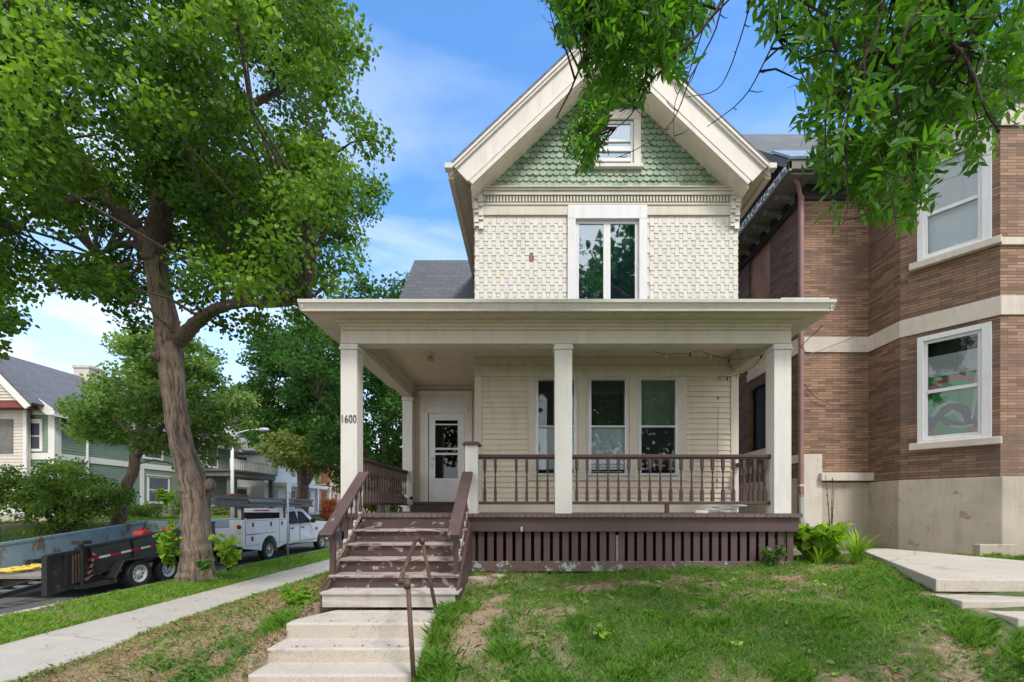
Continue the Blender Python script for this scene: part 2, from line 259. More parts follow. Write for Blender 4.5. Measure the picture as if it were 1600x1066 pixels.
# ------------------------------------------------------------ mesh helpers
W = {}      # world translation of every parent made here
class MB:
    def __init__(s): s.v = []; s.f = []; s.mi = []; s.cur = 0
    def add(s, vs, fs):
        o = len(s.v); s.v += [tuple(p) for p in vs]; s.f += [tuple(o + i for i in f) for f in fs]; s.mi += [s.cur] * len(fs); return s
    def box(s, x0, x1, y0, y1, z0, z1):
        return s.add([(x0, y0, z0), (x1, y0, z0), (x1, y1, z0), (x0, y1, z0), (x0, y0, z1), (x1, y0, z1), (x1, y1, z1), (x0, y1, z1)],
                     [(0, 3, 2, 1), (4, 5, 6, 7), (0, 1, 5, 4), (1, 2, 6, 5), (2, 3, 7, 6), (3, 0, 4, 7)])
    def bar(s, a, b, wd, h, up=(0, 0, 1)):
        """square bar from a to b, wd wide sideways and h tall"""
        a, b = Vector(a), Vector(b); d = (b - a).normalized(); u = Vector(up); x = d.cross(u).normalized(); u = x.cross(d)
        x *= wd / 2; u = u * (h / 2)
        return s.add([a - x - u, a + x - u, a + x + u, a - x + u, b - x - u, b + x - u, b + x + u, b - x + u],
                     [(0, 1, 2, 3), (7, 6, 5, 4), (0, 4, 5, 1), (1, 5, 6, 2), (2, 6, 7, 3), (3, 7, 4, 0)])
    def prism(s, pts, d0, d1, axis='y'):
        """polygon pts extruded along an axis; pts are (x,z) for y, (y,z) for x, (x,y) for z"""
        f = {'y': lambda p, d: (p[0], d, p[1]), 'x': lambda p, d: (d, p[0], p[1]), 'z': lambda p, d: (p[0], p[1], d)}[axis]
        n = len(pts); vs = [f(p, d0) for p in pts] + [f(p, d1) for p in pts]
        return s.add(vs, [tuple(range(n)), tuple(range(2 * n - 1, n - 1, -1))] + [(i, (i + 1) % n + 0, (i + 1) % n + n, i + n)[::-1] for i in range(n)])
    def tube(s, pts, rad, seg=8, cap=True, rough=0.0):
        pts = [Vector(p) for p in pts]; n = len(pts)
        if not hasattr(rad, '__len__'): rad = [rad] * n
        vs = []; ref = Vector((0, 0, 1)) if abs((pts[-1] - pts[0]).normalized().z) < .9 else Vector((1, 0, 0))
        for i in range(n):
            d = (pts[min(i + 1, n - 1)] - pts[max(i - 1, 0)]).normalized(); x = d.cross(ref).normalized(); y = d.cross(x)
            for k in range(seg):
                a = 2 * math.pi * k / seg; r = rad[i] * (1 + rough * (random.random() - .5))
                vs.append(pts[i] + x * math.cos(a) * r + y * math.sin(a) * r)
        fs = [(i * seg + k, i * seg + (k + 1) % seg, (i + 1) * seg + (k + 1) % seg, (i + 1) * seg + k) for i in range(n - 1) for k in range(seg)]
        if cap: fs += [tuple(range(seg))[::-1], tuple((n - 1) * seg + k for k in range(seg))]
        return s.add(vs, fs)
    def lathe(s, prof, c=(0, 0, 0), seg=10, axis='z', cap=True):
        """prof: list of (r, h)"""
        vs = []; n = len(prof)
        for r, h in prof:
            for k in range(seg):
                a = 2 * math.pi * k / seg; u, v = r * math.cos(a), r * math.sin(a)
                p = {'z': (u, v, h), 'x': (h, u, v), 'y': (u, h, v)}[axis]; vs.append((p[0] + c[0], p[1] + c[1], p[2] + c[2]))
        fs = [(i * seg + k, i * seg + (k + 1) % seg, (i + 1) * seg + (k + 1) % seg, (i + 1) * seg + k) for i in range(n - 1) for k in range(seg)]
        if cap: fs += [tuple(range(seg))[::-1], tuple((n - 1) * seg + k for k in range(seg))]
        return s.add(vs, fs)
    def build(s, name, mats, parent=None, smooth=False, bevel=0, label=None):
        me = bpy.data.meshes.new(name); me.from_pydata(s.v, [], s.f)
        if not isinstance(mats, (list, tuple)): mats = [mats]
        for m in mats: me.materials.append(MT[m] if isinstance(m, str) else m)
        if len(mats) > 1: me.polygons.foreach_set('material_index', s.mi)
        if smooth: me.polygons.foreach_set('use_smooth', [True] * len(me.polygons))
        me.update(); o = bpy.data.objects.new(name, me); COL.objects.link(o)
        if parent: attach(o, parent)
        if bevel:
            b = o.modifiers.new('bevel', 'BEVEL'); b.width = bevel; b.segments = 2; b.limit_method = 'ANGLE'
        if label: o['label'] = label
        return o
def attach(o, parent):
    o.parent = parent; t = W.get(parent.name, Vector((0, 0, 0))); o.matrix_parent_inverse = Matrix.Translation(-t)
def tag(o, label, cat, group=None):
    o['label'] = label; o['category'] = cat
    if group: o['group'] = group
    return o
def thing(name, label, cat, loc=(0, 0, 0), group=None):
    o = bpy.data.objects.new(name, None); COL.objects.link(o); o.location = loc; o.empty_display_size = .3; W[o.name] = Vector(loc)
    return tag(o, label, cat, group)
def struct(o): o['kind'] = 'structure'; return o
def stuff(o, label, cat): o['kind'] = 'stuff'; return tag(o, label, cat)
def part_empty(name, parent):
    o = bpy.data.objects.new(name, None); COL.objects.link(o); attach(o, parent); o.empty_display_size = .1; return o
def copy_tree(o, parent=None):
    c = o.copy(); COL.objects.link(c)
    if parent: c.parent = parent
    for ch in list(o.children): copy_tree(ch, c)
    return c
def rects(x0, x1, z0, z1, holes):
    xs = sorted({x0, x1, *[min(max(h[i], x0), x1) for h in holes for i in (0, 1)]}); zs = sorted({z0, z1, *[min(max(h[i], z0), z1) for h in holes for i in (2, 3)]})
    for i in range(len(xs) - 1):
        for j in range(len(zs) - 1):
            cx, cz = (xs[i] + xs[i + 1]) / 2, (zs[j] + zs[j + 1]) / 2
            if not any(h[0] < cx < h[1] and h[2] < cz < h[3] for h in holes): yield xs[i], xs[i + 1], zs[j], zs[j + 1]
def wall(mb, p0, p1, z0, z1, holes=(), reveal=.15, proud=0.0):
    """wall face from p0 to p1 (plan), seen with the normal to the right-hand side of p0->p1 rotated clockwise; holes in (u,z)"""
    p0, p1 = Vector(p0), Vector(p1); L_ = (p1 - p0).length; d = (p1 - p0) / L_; n = Vector((d.y, -d.x))
    q = lambda u, z, k=0.0: (p0.x + d.x * u + n.x * (proud - k), p0.y + d.y * u + n.y * (proud - k), z)
    for a, b, c, e in rects(0, L_, z0, z1, holes):
        mb.add([q(a, c), q(b, c), q(b, e), q(a, e)], [(0, 1, 2, 3)])
    for a, b, c, e in holes:
        r = reveal
        mb.add([q(a, c), q(b, c), q(b, e), q(a, e), q(a, c, r), q(b, c, r), q(b, e, r), q(a, e, r)], [(0, 4, 5, 1), (1, 5, 6, 2), (2, 6, 7, 3), (3, 7, 4, 0)])
    return q
def slab(mb, q, a, b, c, e, k0, k1):
    """box on a wall frame q: u a..b, z c..e, from depth k0 (outer, may be negative) to k1"""
    mb.add([q(a, c, k0), q(b, c, k0), q(b, e, k0), q(a, e, k0), q(a, c, k1), q(b, c, k1), q(b, e, k1), q(a, e, k1)],
           [(0, 1, 2, 3), (7, 6, 5, 4), (0, 4, 5, 1), (1, 5, 6, 2), (2, 6, 7, 3), (3, 7, 4, 0)])
def lap(mb, p0, p1, z0, z1, expo=.095, holes=(), t=.016, jit=.0015):
    p0, p1 = Vector(p0), Vector(p1); L_ = (p1 - p0).length; d = (p1 - p0) / L_; n = Vector((d.y, -d.x))
    q = lambda u, z, k: (p0.x + d.x * u + n.x * k, p0.y + d.y * u + n.y * k, z)
    z = z0
    while z < z1 - .01:
        ze = min(z + expo, z1); segs = [(0.0, L_)]
        for h in holes:
            if h[2] < (z + ze) / 2 < h[3]:
                ns_ = []
                for a, b in segs:
                    if h[1] <= a or h[0] >= b: ns_.append((a, b)); continue
                    if a < h[0]: ns_.append((a, h[0]))
                    if b > h[1]: ns_.append((h[1], b))
                segs = ns_
        for a, b in segs:
            j0, j1 = random.uniform(-jit, jit) * 2, random.uniform(-jit, jit) * 2; zz = z + random.uniform(-jit, jit)
            # split long boards at random butt joints
            mb.add([q(a, zz, t + j0), q(b, zz + j1, t + j1), q(b, ze, .003), q(a, ze, .003), q(a, zz, 0), q(b, zz + j1, 0)], [(0, 1, 2, 3), (4, 5, 1, 0), (0, 3, 4), (1, 5, 2)])
        z = ze
# ------------------------------------------------------------ noise on numpy arrays
def vnoise(x, y, seed=0):
    xi, yi = np.floor(x).astype(np.int64), np.floor(y).astype(np.int64); xf, yf = x - xi, y - yi
    def h(a, b):
        n = (a * 374761393 + b * 668265263 + seed * 1442695041) & 0x7fffffff; n = (n ^ (n >> 13)) * 1274126177 & 0x7fffffff; return ((n ^ (n >> 16)) & 0xffff) / 65535.0
    u, v = xf * xf * (3 - 2 * xf), yf * yf * (3 - 2 * yf)
    return (h(xi, yi) * (1 - u) + h(xi + 1, yi) * u) * (1 - v) + (h(xi, yi + 1) * (1 - u) + h(xi + 1, yi + 1) * u) * v
def fbm(x, y, seed=0, o=4):
    s = 0; a = .5; t = 0
    for i in range(o): s = s + a * vnoise(x * 2 ** i, y * 2 ** i, seed + i); t += a; a *= .55
    return s / t
def mesh_np(name, V, K, mats, tint, parent=None):
    """V: (n*K,3) vertices forming n K-gons; tint per face"""
    n = len(V) // K; me = bpy.data.meshes.new(name); me.vertices.add(n * K); me.vertices.foreach_set('co', np.ascontiguousarray(V, np.float32).ravel())
    me.loops.add(n * K); me.loops.foreach_set('vertex_index', np.arange(n * K, dtype=np.int32)); me.polygons.add(n)
    me.polygons.foreach_set('loop_start', np.arange(0, n * K, K, dtype=np.int32))
    at = me.attributes.new('tint', 'FLOAT', 'FACE'); at.data.foreach_set('value', np.ascontiguousarray(tint, np.float32))
    me.materials.append(MT[mats]); me.update(); me.validate()
    o = bpy.data.objects.new(name, me); COL.objects.link(o)
    if parent: attach(o, parent)
    return o
def norm(a): return a / np.maximum(np.linalg.norm(a, axis=1, keepdims=True), 1e-9)
LEAF_ROUND = np.array([(0, 0), (.42, .12), (.5, .5), (.25, .85), (0, 1.08), (-.25, .85), (-.5, .5), (-.42, .12)]) * 1.0
LEAF_LONG = np.array([(0, 0), (.15, .2), (.19, .42), (.11, .75), (0, 1.12), (-.11, .75), (-.19, .42), (-.15, .2)])
LEAF_SIMPLE = np.array([(0, 0), (.45, .45), (0, 1), (-.45, .45)])
def leaves(C, D, Nn, S, shape, cup=.12):
    """leaf polygons at C, pointing along D, face normal near Nn, size S"""
    D = norm(D); X = norm(np.cross(D, Nn)); Z = np.cross(X, D); K = len(shape)
    V = np.empty((len(C), K, 3))
    for k, (a, b) in enumerate(shape):
        V[:, k] = C + (X * a + D * b - Z * (abs(a) * cup * 2 + b * b * cup)) * S[:, None]
    return V.reshape(-1, 3)
def inpoly(px, py, poly):
    poly = np.array(poly, float); inside = np.zeros(len(px), bool); j = len(poly) - 1
    for i in range(len(poly)):
        xi, yi = poly[i]; xj, yj = poly[j]
        c = ((yi > py) != (yj > py)) & (px < (xj - xi) * (py - yi) / (yj - yi + 1e-12) + xi); inside ^= c; j = i
    return inside
# ============================================================ setting: ground, road, walks
def gh(x, y):
    """ground height"""
    x = np.asarray(x, float); y = np.asarray(y, float)
    f = np.interp(y, [-10, 2.7, 3.3, 3.9, 4.6, 5.1, 6.4, 7.5], [-1.87, -1.87, -1.68, -1.46, -1.25, -1.13, -.95, -.93])
    f = f + np.interp(x, [4.1, 4.5], [0, .04]) * (y < 5.05)
    f = f + np.interp(x, [0.5, 4.4, 6], [0, .2, .24]) * np.interp(y, [2.5, 4.2, 7], [0, 1, .7])
    lot = np.maximum(f - np.clip(-2.5 - x, 0, 9) * .285, -1.87)
    lot = lot - .22 * ((x > -2.44) & (x < -1.02) & (y < 5.3) & (y > 2.8))
    lot = lot + (fbm(x * 1.7, y * 1.7, 3) - .5) * .07 * (x > -5.3) * (y > 3)
    out = np.where(x > -5.45, lot, -1.87)
    out = np.where((x < -7.12) & (x > -8.95), -1.85 + .05 * np.sin((x + 8.9) / 1.8 * math.pi), out)
    out = np.where((x <= -8.95) & (x > -16.6), -2.08, out)
    out = np.where(x <= -16.6, np.interp(x, [-19.5, -18.0, -16.6], [-.62, -.85, -1.85]), out)
    return out
def bare(x, y):
    """0 = lush grass, 1 = bare or dry ground"""
    n = fbm(x * 1.5, y * 1.9, 11, 5)
    n_ = fbm(x * 6, y * 6, 13, 3); b = np.clip(.12 + (n - .50) * 4 + (n_ - .5) * 2.6, 0, 1)
    def blob(cx, cy, rx, ry, s=1.0): return .62 * s * np.exp(-(((x - cx) / rx) ** 2 + ((y - cy) / ry) ** 2))
    k = blob(-.75, 4.9, .45, .6, 1.0) + blob(.4, 5.9, 1.6, .28, .6) + blob(1.0, 5.2, .9, .22, .7) + blob(-.55, 4.1, .22, .5, .5) + blob(3.9, 4.1, .5, .25, .7) + blob(3.1, 3.75, .6, .3, .5) + blob(2.6, 5.9, .8, .2, .5)
    lush = blob(.7, 4.7, 1.0, .35, .9) + blob(1.3, 4.1, .9, .4, .8) + blob(2.6, 4.9, .7, .5, .6) + blob(-.9, 3.9, .12, .9, .5)
    b = np.clip(b * .9 + k - lush, 0, 1)
    left = np.clip((-2.3 - x) / .15, 0, 1) * (x > -5.5)
    n2 = fbm(x * 2.2 + 9, y * 2.2, 21, 4)
    lb = np.clip(1.1 - blob(-4.3, 4.1, .8, .33, 1.6) - blob(-3.0, 3.9, .45, .25, 1.0) - np.clip((n2 - .64) * 6, 0, .5) - blob(-5.35, 6, .12, 3, .4), 0, 1)
    return np.where(left > 0, b * (1 - left) + lb * left, b)
def axis_vals(spans):
    out = []
    for a, b, s in spans: out += list(np.arange(a, b - 1e-6, s))
    return np.array(out + [spans[-1][1]])
gx = axis_vals([(-400, -60, 40), (-60, -20, 2.0), (-20, -9.6, .7), (-9.6, -8.96, .32), (-8.96, -8.94, .02), (-8.94, -5.6, .2), (-5.6, 5, .06), (5, 9, .2), (9, 30, 2), (30, 400, 40)])
gy = axis_vals([(-60, 2.4, 4), (2.4, 7.2, .06), (7.2, 14, .3), (14, 60, 1.5), (60, 600, 30)])
GX, GY = np.meshgrid(gx, gy); GZ = gh(GX, GY); GB = bare(GX, GY)
nx, ny = len(gx), len(gy); idx = np.arange(nx * ny).reshape(ny, nx)
fc = np.stack([idx[:-1, :-1], idx[:-1, 1:], idx[1:, 1:], idx[1:, :-1]], -1).reshape(-1, 4)
me = bpy.data.meshes.new('ground'); V = np.stack([GX, GY, GZ], -1).reshape(-1, 3)
me.vertices.add(len(V)); me.vertices.foreach_set('co', V.astype(np.float32).ravel()); me.loops.add(fc.size); me.loops.foreach_set('vertex_index', fc.astype(np.int32).ravel())
me.polygons.add(len(fc)); me.polygons.foreach_set('loop_start', np.arange(0, fc.size, 4, dtype=np.int32)); me.polygons.foreach_set('use_smooth', np.ones(len(fc), bool))
at = me.attributes.new('bare', 'FLOAT', 'POINT'); at.data.foreach_set('value', GB.astype(np.float32).ravel()); me.update(); me.validate()
m, nt, b, _ = new_mat('lawn_soil'); v = coords(nt)
a = nn(nt, 'ShaderNodeAttribute', attribute_name='bare'); n1 = noise(nt, v, 30, 6, .7); n2 = noise(nt, v, 5, 5, .6); n3 = noise(nt, v, 110, 4, .7)
soil = ramp(nt, n1, .3, .7, (.17, .105, .07), (.42, .31, .21)); soil = mixc(nt, ramp(nt, n3, .45, .65), soil, (.50, .40, .28)); grn = ramp(nt, n2, .35, .7, (.03, .075, .014), (.08, .14, .03))
grn = mixc(nt, ramp(nt, n3, .5, .7), grn, (.12, .17, .05))
nt.links.new(mixc(nt, a.outputs['Fac'], grn, soil), b.inputs['Base Color']); b.inputs['Roughness'].default_value = 1; bump(nt, b, n3, .9, .02)
me.materials.append(m); g = bpy.data.objects.new('ground', me); COL.objects.link(g); struct(g)

mb = MB(); y = -20.0
mb.box(-16.5, -9.12, -40, 160, -2.07, -2.0); struct(mb.build('road', 'asphalt'))
mb = MB(); y = -8
while y < 60: mb.box(-9.12, -8.95, y, y + 2.99, -2.07, -1.845); mb.box(-16.72, -16.5, y, y + 2.99, -2.07, -1.84); y += 3
struct(mb.build('kerb', 'walk', bevel=.02))
mb = MB(); y = -7.3
while y < 60: mb.box(-7.12, -5.5, y, y + 1.512, -1.95, -1.845 + random.uniform(-.004, .004)); y += 1.524
mb.box(-30, 40, 60, 61, -1.95, -1.845)
struct(mb.build('sidewalk', 'walk', bevel=.008))

# raised path slab and its steps on the right
w_ = thing('garden_path_steps', 'pale raised concrete path with two lower steps beside the brick house', 'steps', (4.6, 5, -.9))
mb = MB(); top = [(4.43, 4.95, -.78), (7.4, 4.95, -.80), (7.0, 6.3, -.75), (5.94, 7.55, -.68), (5.40, 7.44, -.68)]
vs = top + [(p[0], p[1], p[2] - .14) for p in top]
mb.add(vs, [(0, 1, 2, 3, 4), (9, 8, 7, 6, 5), (0, 5, 6, 1), (1, 6, 7, 2), (2, 7, 8, 3), (3, 8, 9, 4), (4, 9, 5, 0)]); mb.build('top_slab', 'agg', w_, bevel=.012)
mb = MB(); mb.box(4.38, 7.4, 4.60, 5.02, -1.12, -.945); mb.build('step', 'agg', w_, bevel=.012)
mb = MB(); mb.box(4.56, 7.4, 4.24, 4.64, -1.3, -1.03); mb.build('step', 'agg', w_, bevel=.012)

# concrete steps below the wooden stair
cs = thing('concrete_steps', 'three broad pebbled concrete steps below the wooden stair', 'steps', (-1.7, 4.5, -1.3))
for (zt, yf, yb, xl, xr, zb) in ((-1.17, 4.60, 5.2, -2.46, -.98, -1.32), (-1.32, 4.26, 4.66, -2.46, -.99, -1.46), (-1.45, 3.94, 4.32, -2.44, -.99, -1.6), (-1.58, 3.6, 4.0, -2.43, -.99, -1.8)):
    mb = MB(); mb.prism([(xl + .25, yb), (xl, yf + .16 if zt > -1.2 else yb), (xl, yf), (xr, yf), (xr, yb)] if zt > -1.2 else [(xl, yb), (xl, yf), (xr, yf), (xr, yb)], zb - .05, zt, 'z')
    mb.build('concrete_step', 'agg', cs, bevel=.02)

# ============================================================ the cream house
H = thing('wooden_house', 'cream two-storey wooden house with green shingled gable, full porch and number 1600', 'house', (1.4, 8, -1))
YW, XL, XR = 8.05, -.95, 3.70          # front wall plane and its two corners
S = 88.3
px = lambda p: (p - 826) / S
pz = lambda p: (793 - p) / S
MT['teal'] = paint('teal_reflection', (0.16, 0.25, 0.29), (0.07, 0.12, 0.14), .9, 2.2, sc=(3, 3, .8), bstr=0)  # teal of reflected trees and sky put into the window backing colour
MT['doorglass'] = glassmat('door_glass', (.25, .25, .25), .03)
MT['worn_rail'] = paint('worn_rail_paint', (0.075, 0.045, 0.042), (0.10, 0.062, 0.056), 0.6, 3, wear=0.63, wcol=(0.30, 0.23, 0.19), wscale=7, wsc=(3, .6, .6))
# --- lower front wall
wins = [(px(836.7), px(900.5)), (px(919.2), px(980)), (px(997), px(1058.7))]
wz0, wz1 = pz(743.7), pz(592)
holes = [(a - XL, b - XL, wz0, wz1) for a, b in wins]
mb = MB(); q = wall(mb, (XL, YW), (XR, YW), -.9, 3.3, holes, .12); mb.build('sheathing', 'soffit', H)
mb = MB()
blk = [(px(825.5) - XL, px(1072) - XL, pz(750), 2.6)]
lap(mb, (XL, YW), (XR, YW), -.02, 2.31, .094, blk, t=.023, jit=.0025); mb.build('lap_siding', 'siding', H)
mb = MB(); slab(mb, q, 0, XR - XL, -.09, .05, -.03, 0); mb.build('base_board', 'cream', H, bevel=.004)
for (a, b) in ((px(742), px(753)), (px(1141), px(1153))):
    mb = MB(); slab(mb, q, a - XL, b - XL, .05, 2.31, -.03, 0); mb.build('corner_board', 'cream', H, bevel=.004)
mb = MB(); slab(mb, q, -.01, XR - XL + .01, 2.31, 2.47, -.045, 0); slab(mb, q, -.01, XR - XL + .01, 2.47, 2.65, -.03, 0); slab(mb, q, -.02, XR - XL + .02, 2.46, 2.485, -.06, -.045); mb.build('frieze_board', 'trim', H, bevel=.004)
mb = MB()
for (a, b) in ((825.5, 836.7), (900.5, 919.2), (980, 997), (1058.7, 1072)): slab(mb, q, px(a) - XL, px(b) - XL, wz0 - .03, 2.31, -.028, 0)
for (a, b) in ((904, 915.5), (983, 994)): slab(mb, q, px(a) - XL, px(b) - XL, wz0 - .03, 2.33, -.042, -.028)
slab(mb, q, px(825.5) - XL, px(1072) - XL, pz(751), wz0 - .03, -.04, 0); slab(mb, q, px(825.5) - XL, px(1072) - XL, wz1, 2.31, -.027, 0)
mb.build('window_surround', 'cream', H, bevel=.004)
for i, (a, b) in enumerate(wins):
    we = part_empty('window', H); f = .022
    a0, b0 = a - XL, b - XL; zm = pz(667)
    mb = MB()
    for (u0, u1, c, e) in ((a0, a0 + .05, wz0, wz1), (b0 - .05, b0, wz0, wz1), (a0 + .05, b0 - .05, wz1 - .035, wz1), (a0 + .05, b0 - .05, wz0, wz0 + .045), (a0 + .05, b0 - .05, zm - .018, zm + .018)): slab(mb, q, u0, u1, c, e, -.034, .05)
    mb.build('frame', 'alu', we, bevel=.004)
    mb = MB(); slab(mb, q, a0 + .05, b0 - .05, zm + .018, wz1 - .035, .02, .023); mb.build('pane', 'glass', we)
    mb = MB(); slab(mb, q, a0 + .05, b0 - .05, wz0 + .045, zm - .018, .012, .015); mb.build('pane', 'glass', we)
    mb = MB(); slab(mb, q, a0 + .01, b0 - .01, zm, wz1, .052, .056); mb.build('curtain', ['dark', 'mesh', 'olive_blind'][i], we)
    zb = (wz0 + .12, wz0 + .22, wz0 + .18)[i]
    mb = MB(); slab(mb, q, a0 + .01, b0 - .01, zb, zm, .032, .04); mb.build('blind', ['blind', 'blind', 'mesh'][i], we)
    mb = MB(); slab(mb, q, a0, b0, wz0, zb, .11, .118)
    mb.build('dark_room', 'dark', we)
    if i == 1:
        mb = MB(); [slab(mb, q, a0 + .06, b0 - .06, wz0 + .07 + k * .05, wz0 + .085 + k * .05, .05, .06) for k in range(3)]; mb.build('air_vent', 'alu', we)
# --- upper front wall
uw = (px(899), px(998), 3.42, pz(344))
aw = (px(915), px(990), pz(262), pz(188))
GZ0 = pz(296)                    # gable base
RX, RZ, SL = 1.376, 8.35, .95    # ridge position and roof slope
mb = MB(); q = wall(mb, (XL, YW), (XR, YW), 3.2, 5.6, [(uw[0] - XL, uw[1] - XL, uw[2], uw[3])], .12)
# gable sheet with a hole for the attic window
def gx_at(z): return (RZ - .42 - z) / SL
for (x0, x1, z0, z1) in ((0, 0, 0, 0),):
    zt = RZ - .42
    mb.add([(RX - gx_at(5.6), YW, 5.6), (aw[0], YW, 5.6), (aw[0], YW, zt - SL * (RX - aw[0]))], [(0, 1, 2)])
    mb.add([(RX + gx_at(5.6), YW, 5.6), (aw[1], YW, 5.6), (aw[1], YW, zt - SL * (aw[1] - RX))], [(0, 2, 1)])
    mb.add([(aw[0], YW, 5.6), (aw[1], YW, 5.6), (aw[1], YW, aw[2]), (aw[0], YW, aw[2])], [(0, 1, 2, 3)])
    mb.add([(aw[0], YW, aw[3]), (aw[1], YW, aw[3]), (aw[1], YW, zt - SL * (aw[1] - RX)), (RX, YW, zt), (aw[0], YW, zt - SL * (RX - aw[0]))], [(0, 1, 2, 3, 4)])
mb.build('upper_sheathing', 'soffit', H)
def shingle_tab(mb, x, w_, z0, z1, t, yb=YW, round_=False, skew=0):
    g_ = .002; x0, x1 = x + g_, x + w_ - g_; yf = yb - t - .004
    if round_:
        c = w_ * .27; bot = [(x0, z0 + c), (x0 + c * .9, z0), (x1 - c * .9, z0), (x1, z0 + c)]
        tz = lambda z: yb - (.004 + t * (z1 - z) / (z1 - z0))
        pts = bot + [(x1, z1), (x0, z1)]
        vs = [(a, tz(b), b) for a, b in pts] + [(a, yb, b) for a, b in bot]
        mb.add(vs, [(0, 1, 2, 3, 4, 5), (0, 6, 7, 1), (1, 7, 8, 2), (2, 8, 9, 3), (0, 5, 6), (3, 9, 4)])
    else:
        s = skew
        mb.add([(x0, yf, z0 + s), (x1, yf, z0), (x1, yb - .004, z1), (x0, yb - .004, z1), (x0, yb, z0 + s), (x1, yb, z0)], [(0, 1, 2, 3), (4, 5, 1, 0), (0, 3, 4), (1, 5, 2)])
mb = MB(); z = 3.2; row = 0; P_ = .0735
while z < pz(339):
    x = XL - .0735 * (row % 2); k = 0
    while x < XR:
        wt = .087 if k % 2 == 0 else .060; x0, x1 = max(x, XL), min(x + wt + random.uniform(-.003, .003), XR)
        if not (x0 < px(1010) - .02 and x1 > px(887) + .02) and x1 - x0 > .02:
            longt = k % 2 == 0; zb = z - (.052 if longt else .0) + random.uniform(-.006, .006)
            missing = (abs(x0 - px(828)) < .05 and abs(z - pz(408)) < .07)
            fresh = random.random() < .004 or (abs(x0 - px(775)) < .09 and abs(z - pz(430)) < .08) or (abs(x0 - px(1075)) < .04 and abs(z - pz(445)) < .06)
            mb.cur = 1 if missing else 0
            if fresh: mb.cur = 2
            shingle_tab(mb, x0, x1 - x0, zb, min(z + .145, pz(338.5)), .003 if missing else (.012 if longt else .008), skew=random.uniform(-.006, .006))
        x += wt; k += 1
    z += .130; row += 1
for sd_ in (0, 1):
    m2_ = MB(); m2_.v = mb.v
    for f_, i_ in zip(mb.f, mb.mi):
        if (mb.v[f_[0]][0] > RX) == bool(sd_): m2_.f.append(f_); m2_.mi.append(i_)
    used = sorted({i for f_ in m2_.f for i in f_}); rm = {o_: k_ for k_, o_ in enumerate(used)}; m2_.v = [mb.v[i] for i in used]; m2_.f = [tuple(rm[i] for i in f_) for f_ in m2_.f]
    m2_.build('shingle_wall', ['shingle', 'bare_wood', 'soffit'], H)
# gable fish-scale shingles
mb = MB(); z = GZ0 + .02; row = 0; P_ = .118
while z < RZ - .6:
    x = RX - 27 * P_ + (row % 2) * P_ / 2
    while x < RX + 27 * P_:
        cx = x + P_ / 2; lim = (RZ - .36 - z) / SL
        inw = (px(902) < cx < px(1004) and pz(270) < z < pz(176))
        if abs(cx - RX) < lim and not inw and XL + .1 < cx < XR - .1:
            mb.cur = 1 if (random.random() < .05 or (z < GZ0 + .38 and random.random() < .75)) else 0
            if z < GZ0 + .3 and random.random() < .03: mb.cur = 2
            shingle_tab(mb, x, P_, z + random.uniform(-.006, .006), z + .135, .024 + random.uniform(-.003, .006), round_=True)
        x += P_
    z += .104; row += 1
mb.build('gable_shingles', ['green_sh', 'green_sh2', 'bare_wood'], H)
# trims across the front
mb = MB(); qq = lambda u, z, k=0.: (XL + u, YW + k, z); WD = XR - XL
slab(mb, qq, .02, px(887) - XL, pz(338), pz(323), -.035, 0); slab(mb, qq, px(1010) - XL, WD - .02, pz(338), pz(323), -.035, 0)
slab(mb, qq, .15, WD - .13, pz(323), pz(320), -.05, 0); slab(mb, qq, .15, WD - .13, pz(309), pz(303), -.075, 0); slab(mb, qq, .15, WD - .13, pz(303), pz(299), -.095, 0)
mb.prism([(YW, pz(295)), (YW - .03, pz(295)), (YW - .12, pz(298)), (YW - .12, pz(299.5)), (YW, pz(299.5))], XL + .15, XR - .13, 'x')
slab(mb, qq, .15, WD - .13, pz(320), pz(309), -.022, 0)
mb.build('cornice_moulding', 'cream', H, bevel=.004)
mb = MB(); x = XL + .17
while x < XR - .17: mb.box(x, x + .028, YW - .06, YW - .02, pz(318.5), pz(310.5)); x += .056
mb.build('dentil_row', 'cream', H)
# flared shingled corners
for sgn, xc in ((-1, XL), (1, XR)):
    mb = MB(); z = 4.95; r = 0
    while z < 5.92:
        out = .02 + .10 * max(0, (z - 5.0)) ** 1.3; inn = .16
        for k in range(2):
            w2 = inn / 2; base_x = (xc + .005 + k * w2) if sgn < 0 else (xc - inn - .005 + k * w2)
            fl = -sgn * 0
            shingle_tab(mb, base_x + sgn * out * .5, w2, z - (.05 if (k + r) % 2 else 0), z + .12, .03, YW - out)
        # side cheek
        x_out = xc + sgn * out
        mb.box(min(x_out, xc - sgn * inn), max(x_out, xc - sgn * inn), YW - out, YW + .02, z - .02, z + .115)
        z += .115; r += 1
    mb.build('flared_corner', 'shingle', H)
    mb = MB(); mb.box(min(xc - sgn * .16, xc - sgn * .19), max(xc - sgn * .16, xc - sgn * .19), YW - .1, YW, 5.55, 5.95); mb.build('corner_bracket', 'cream', H)
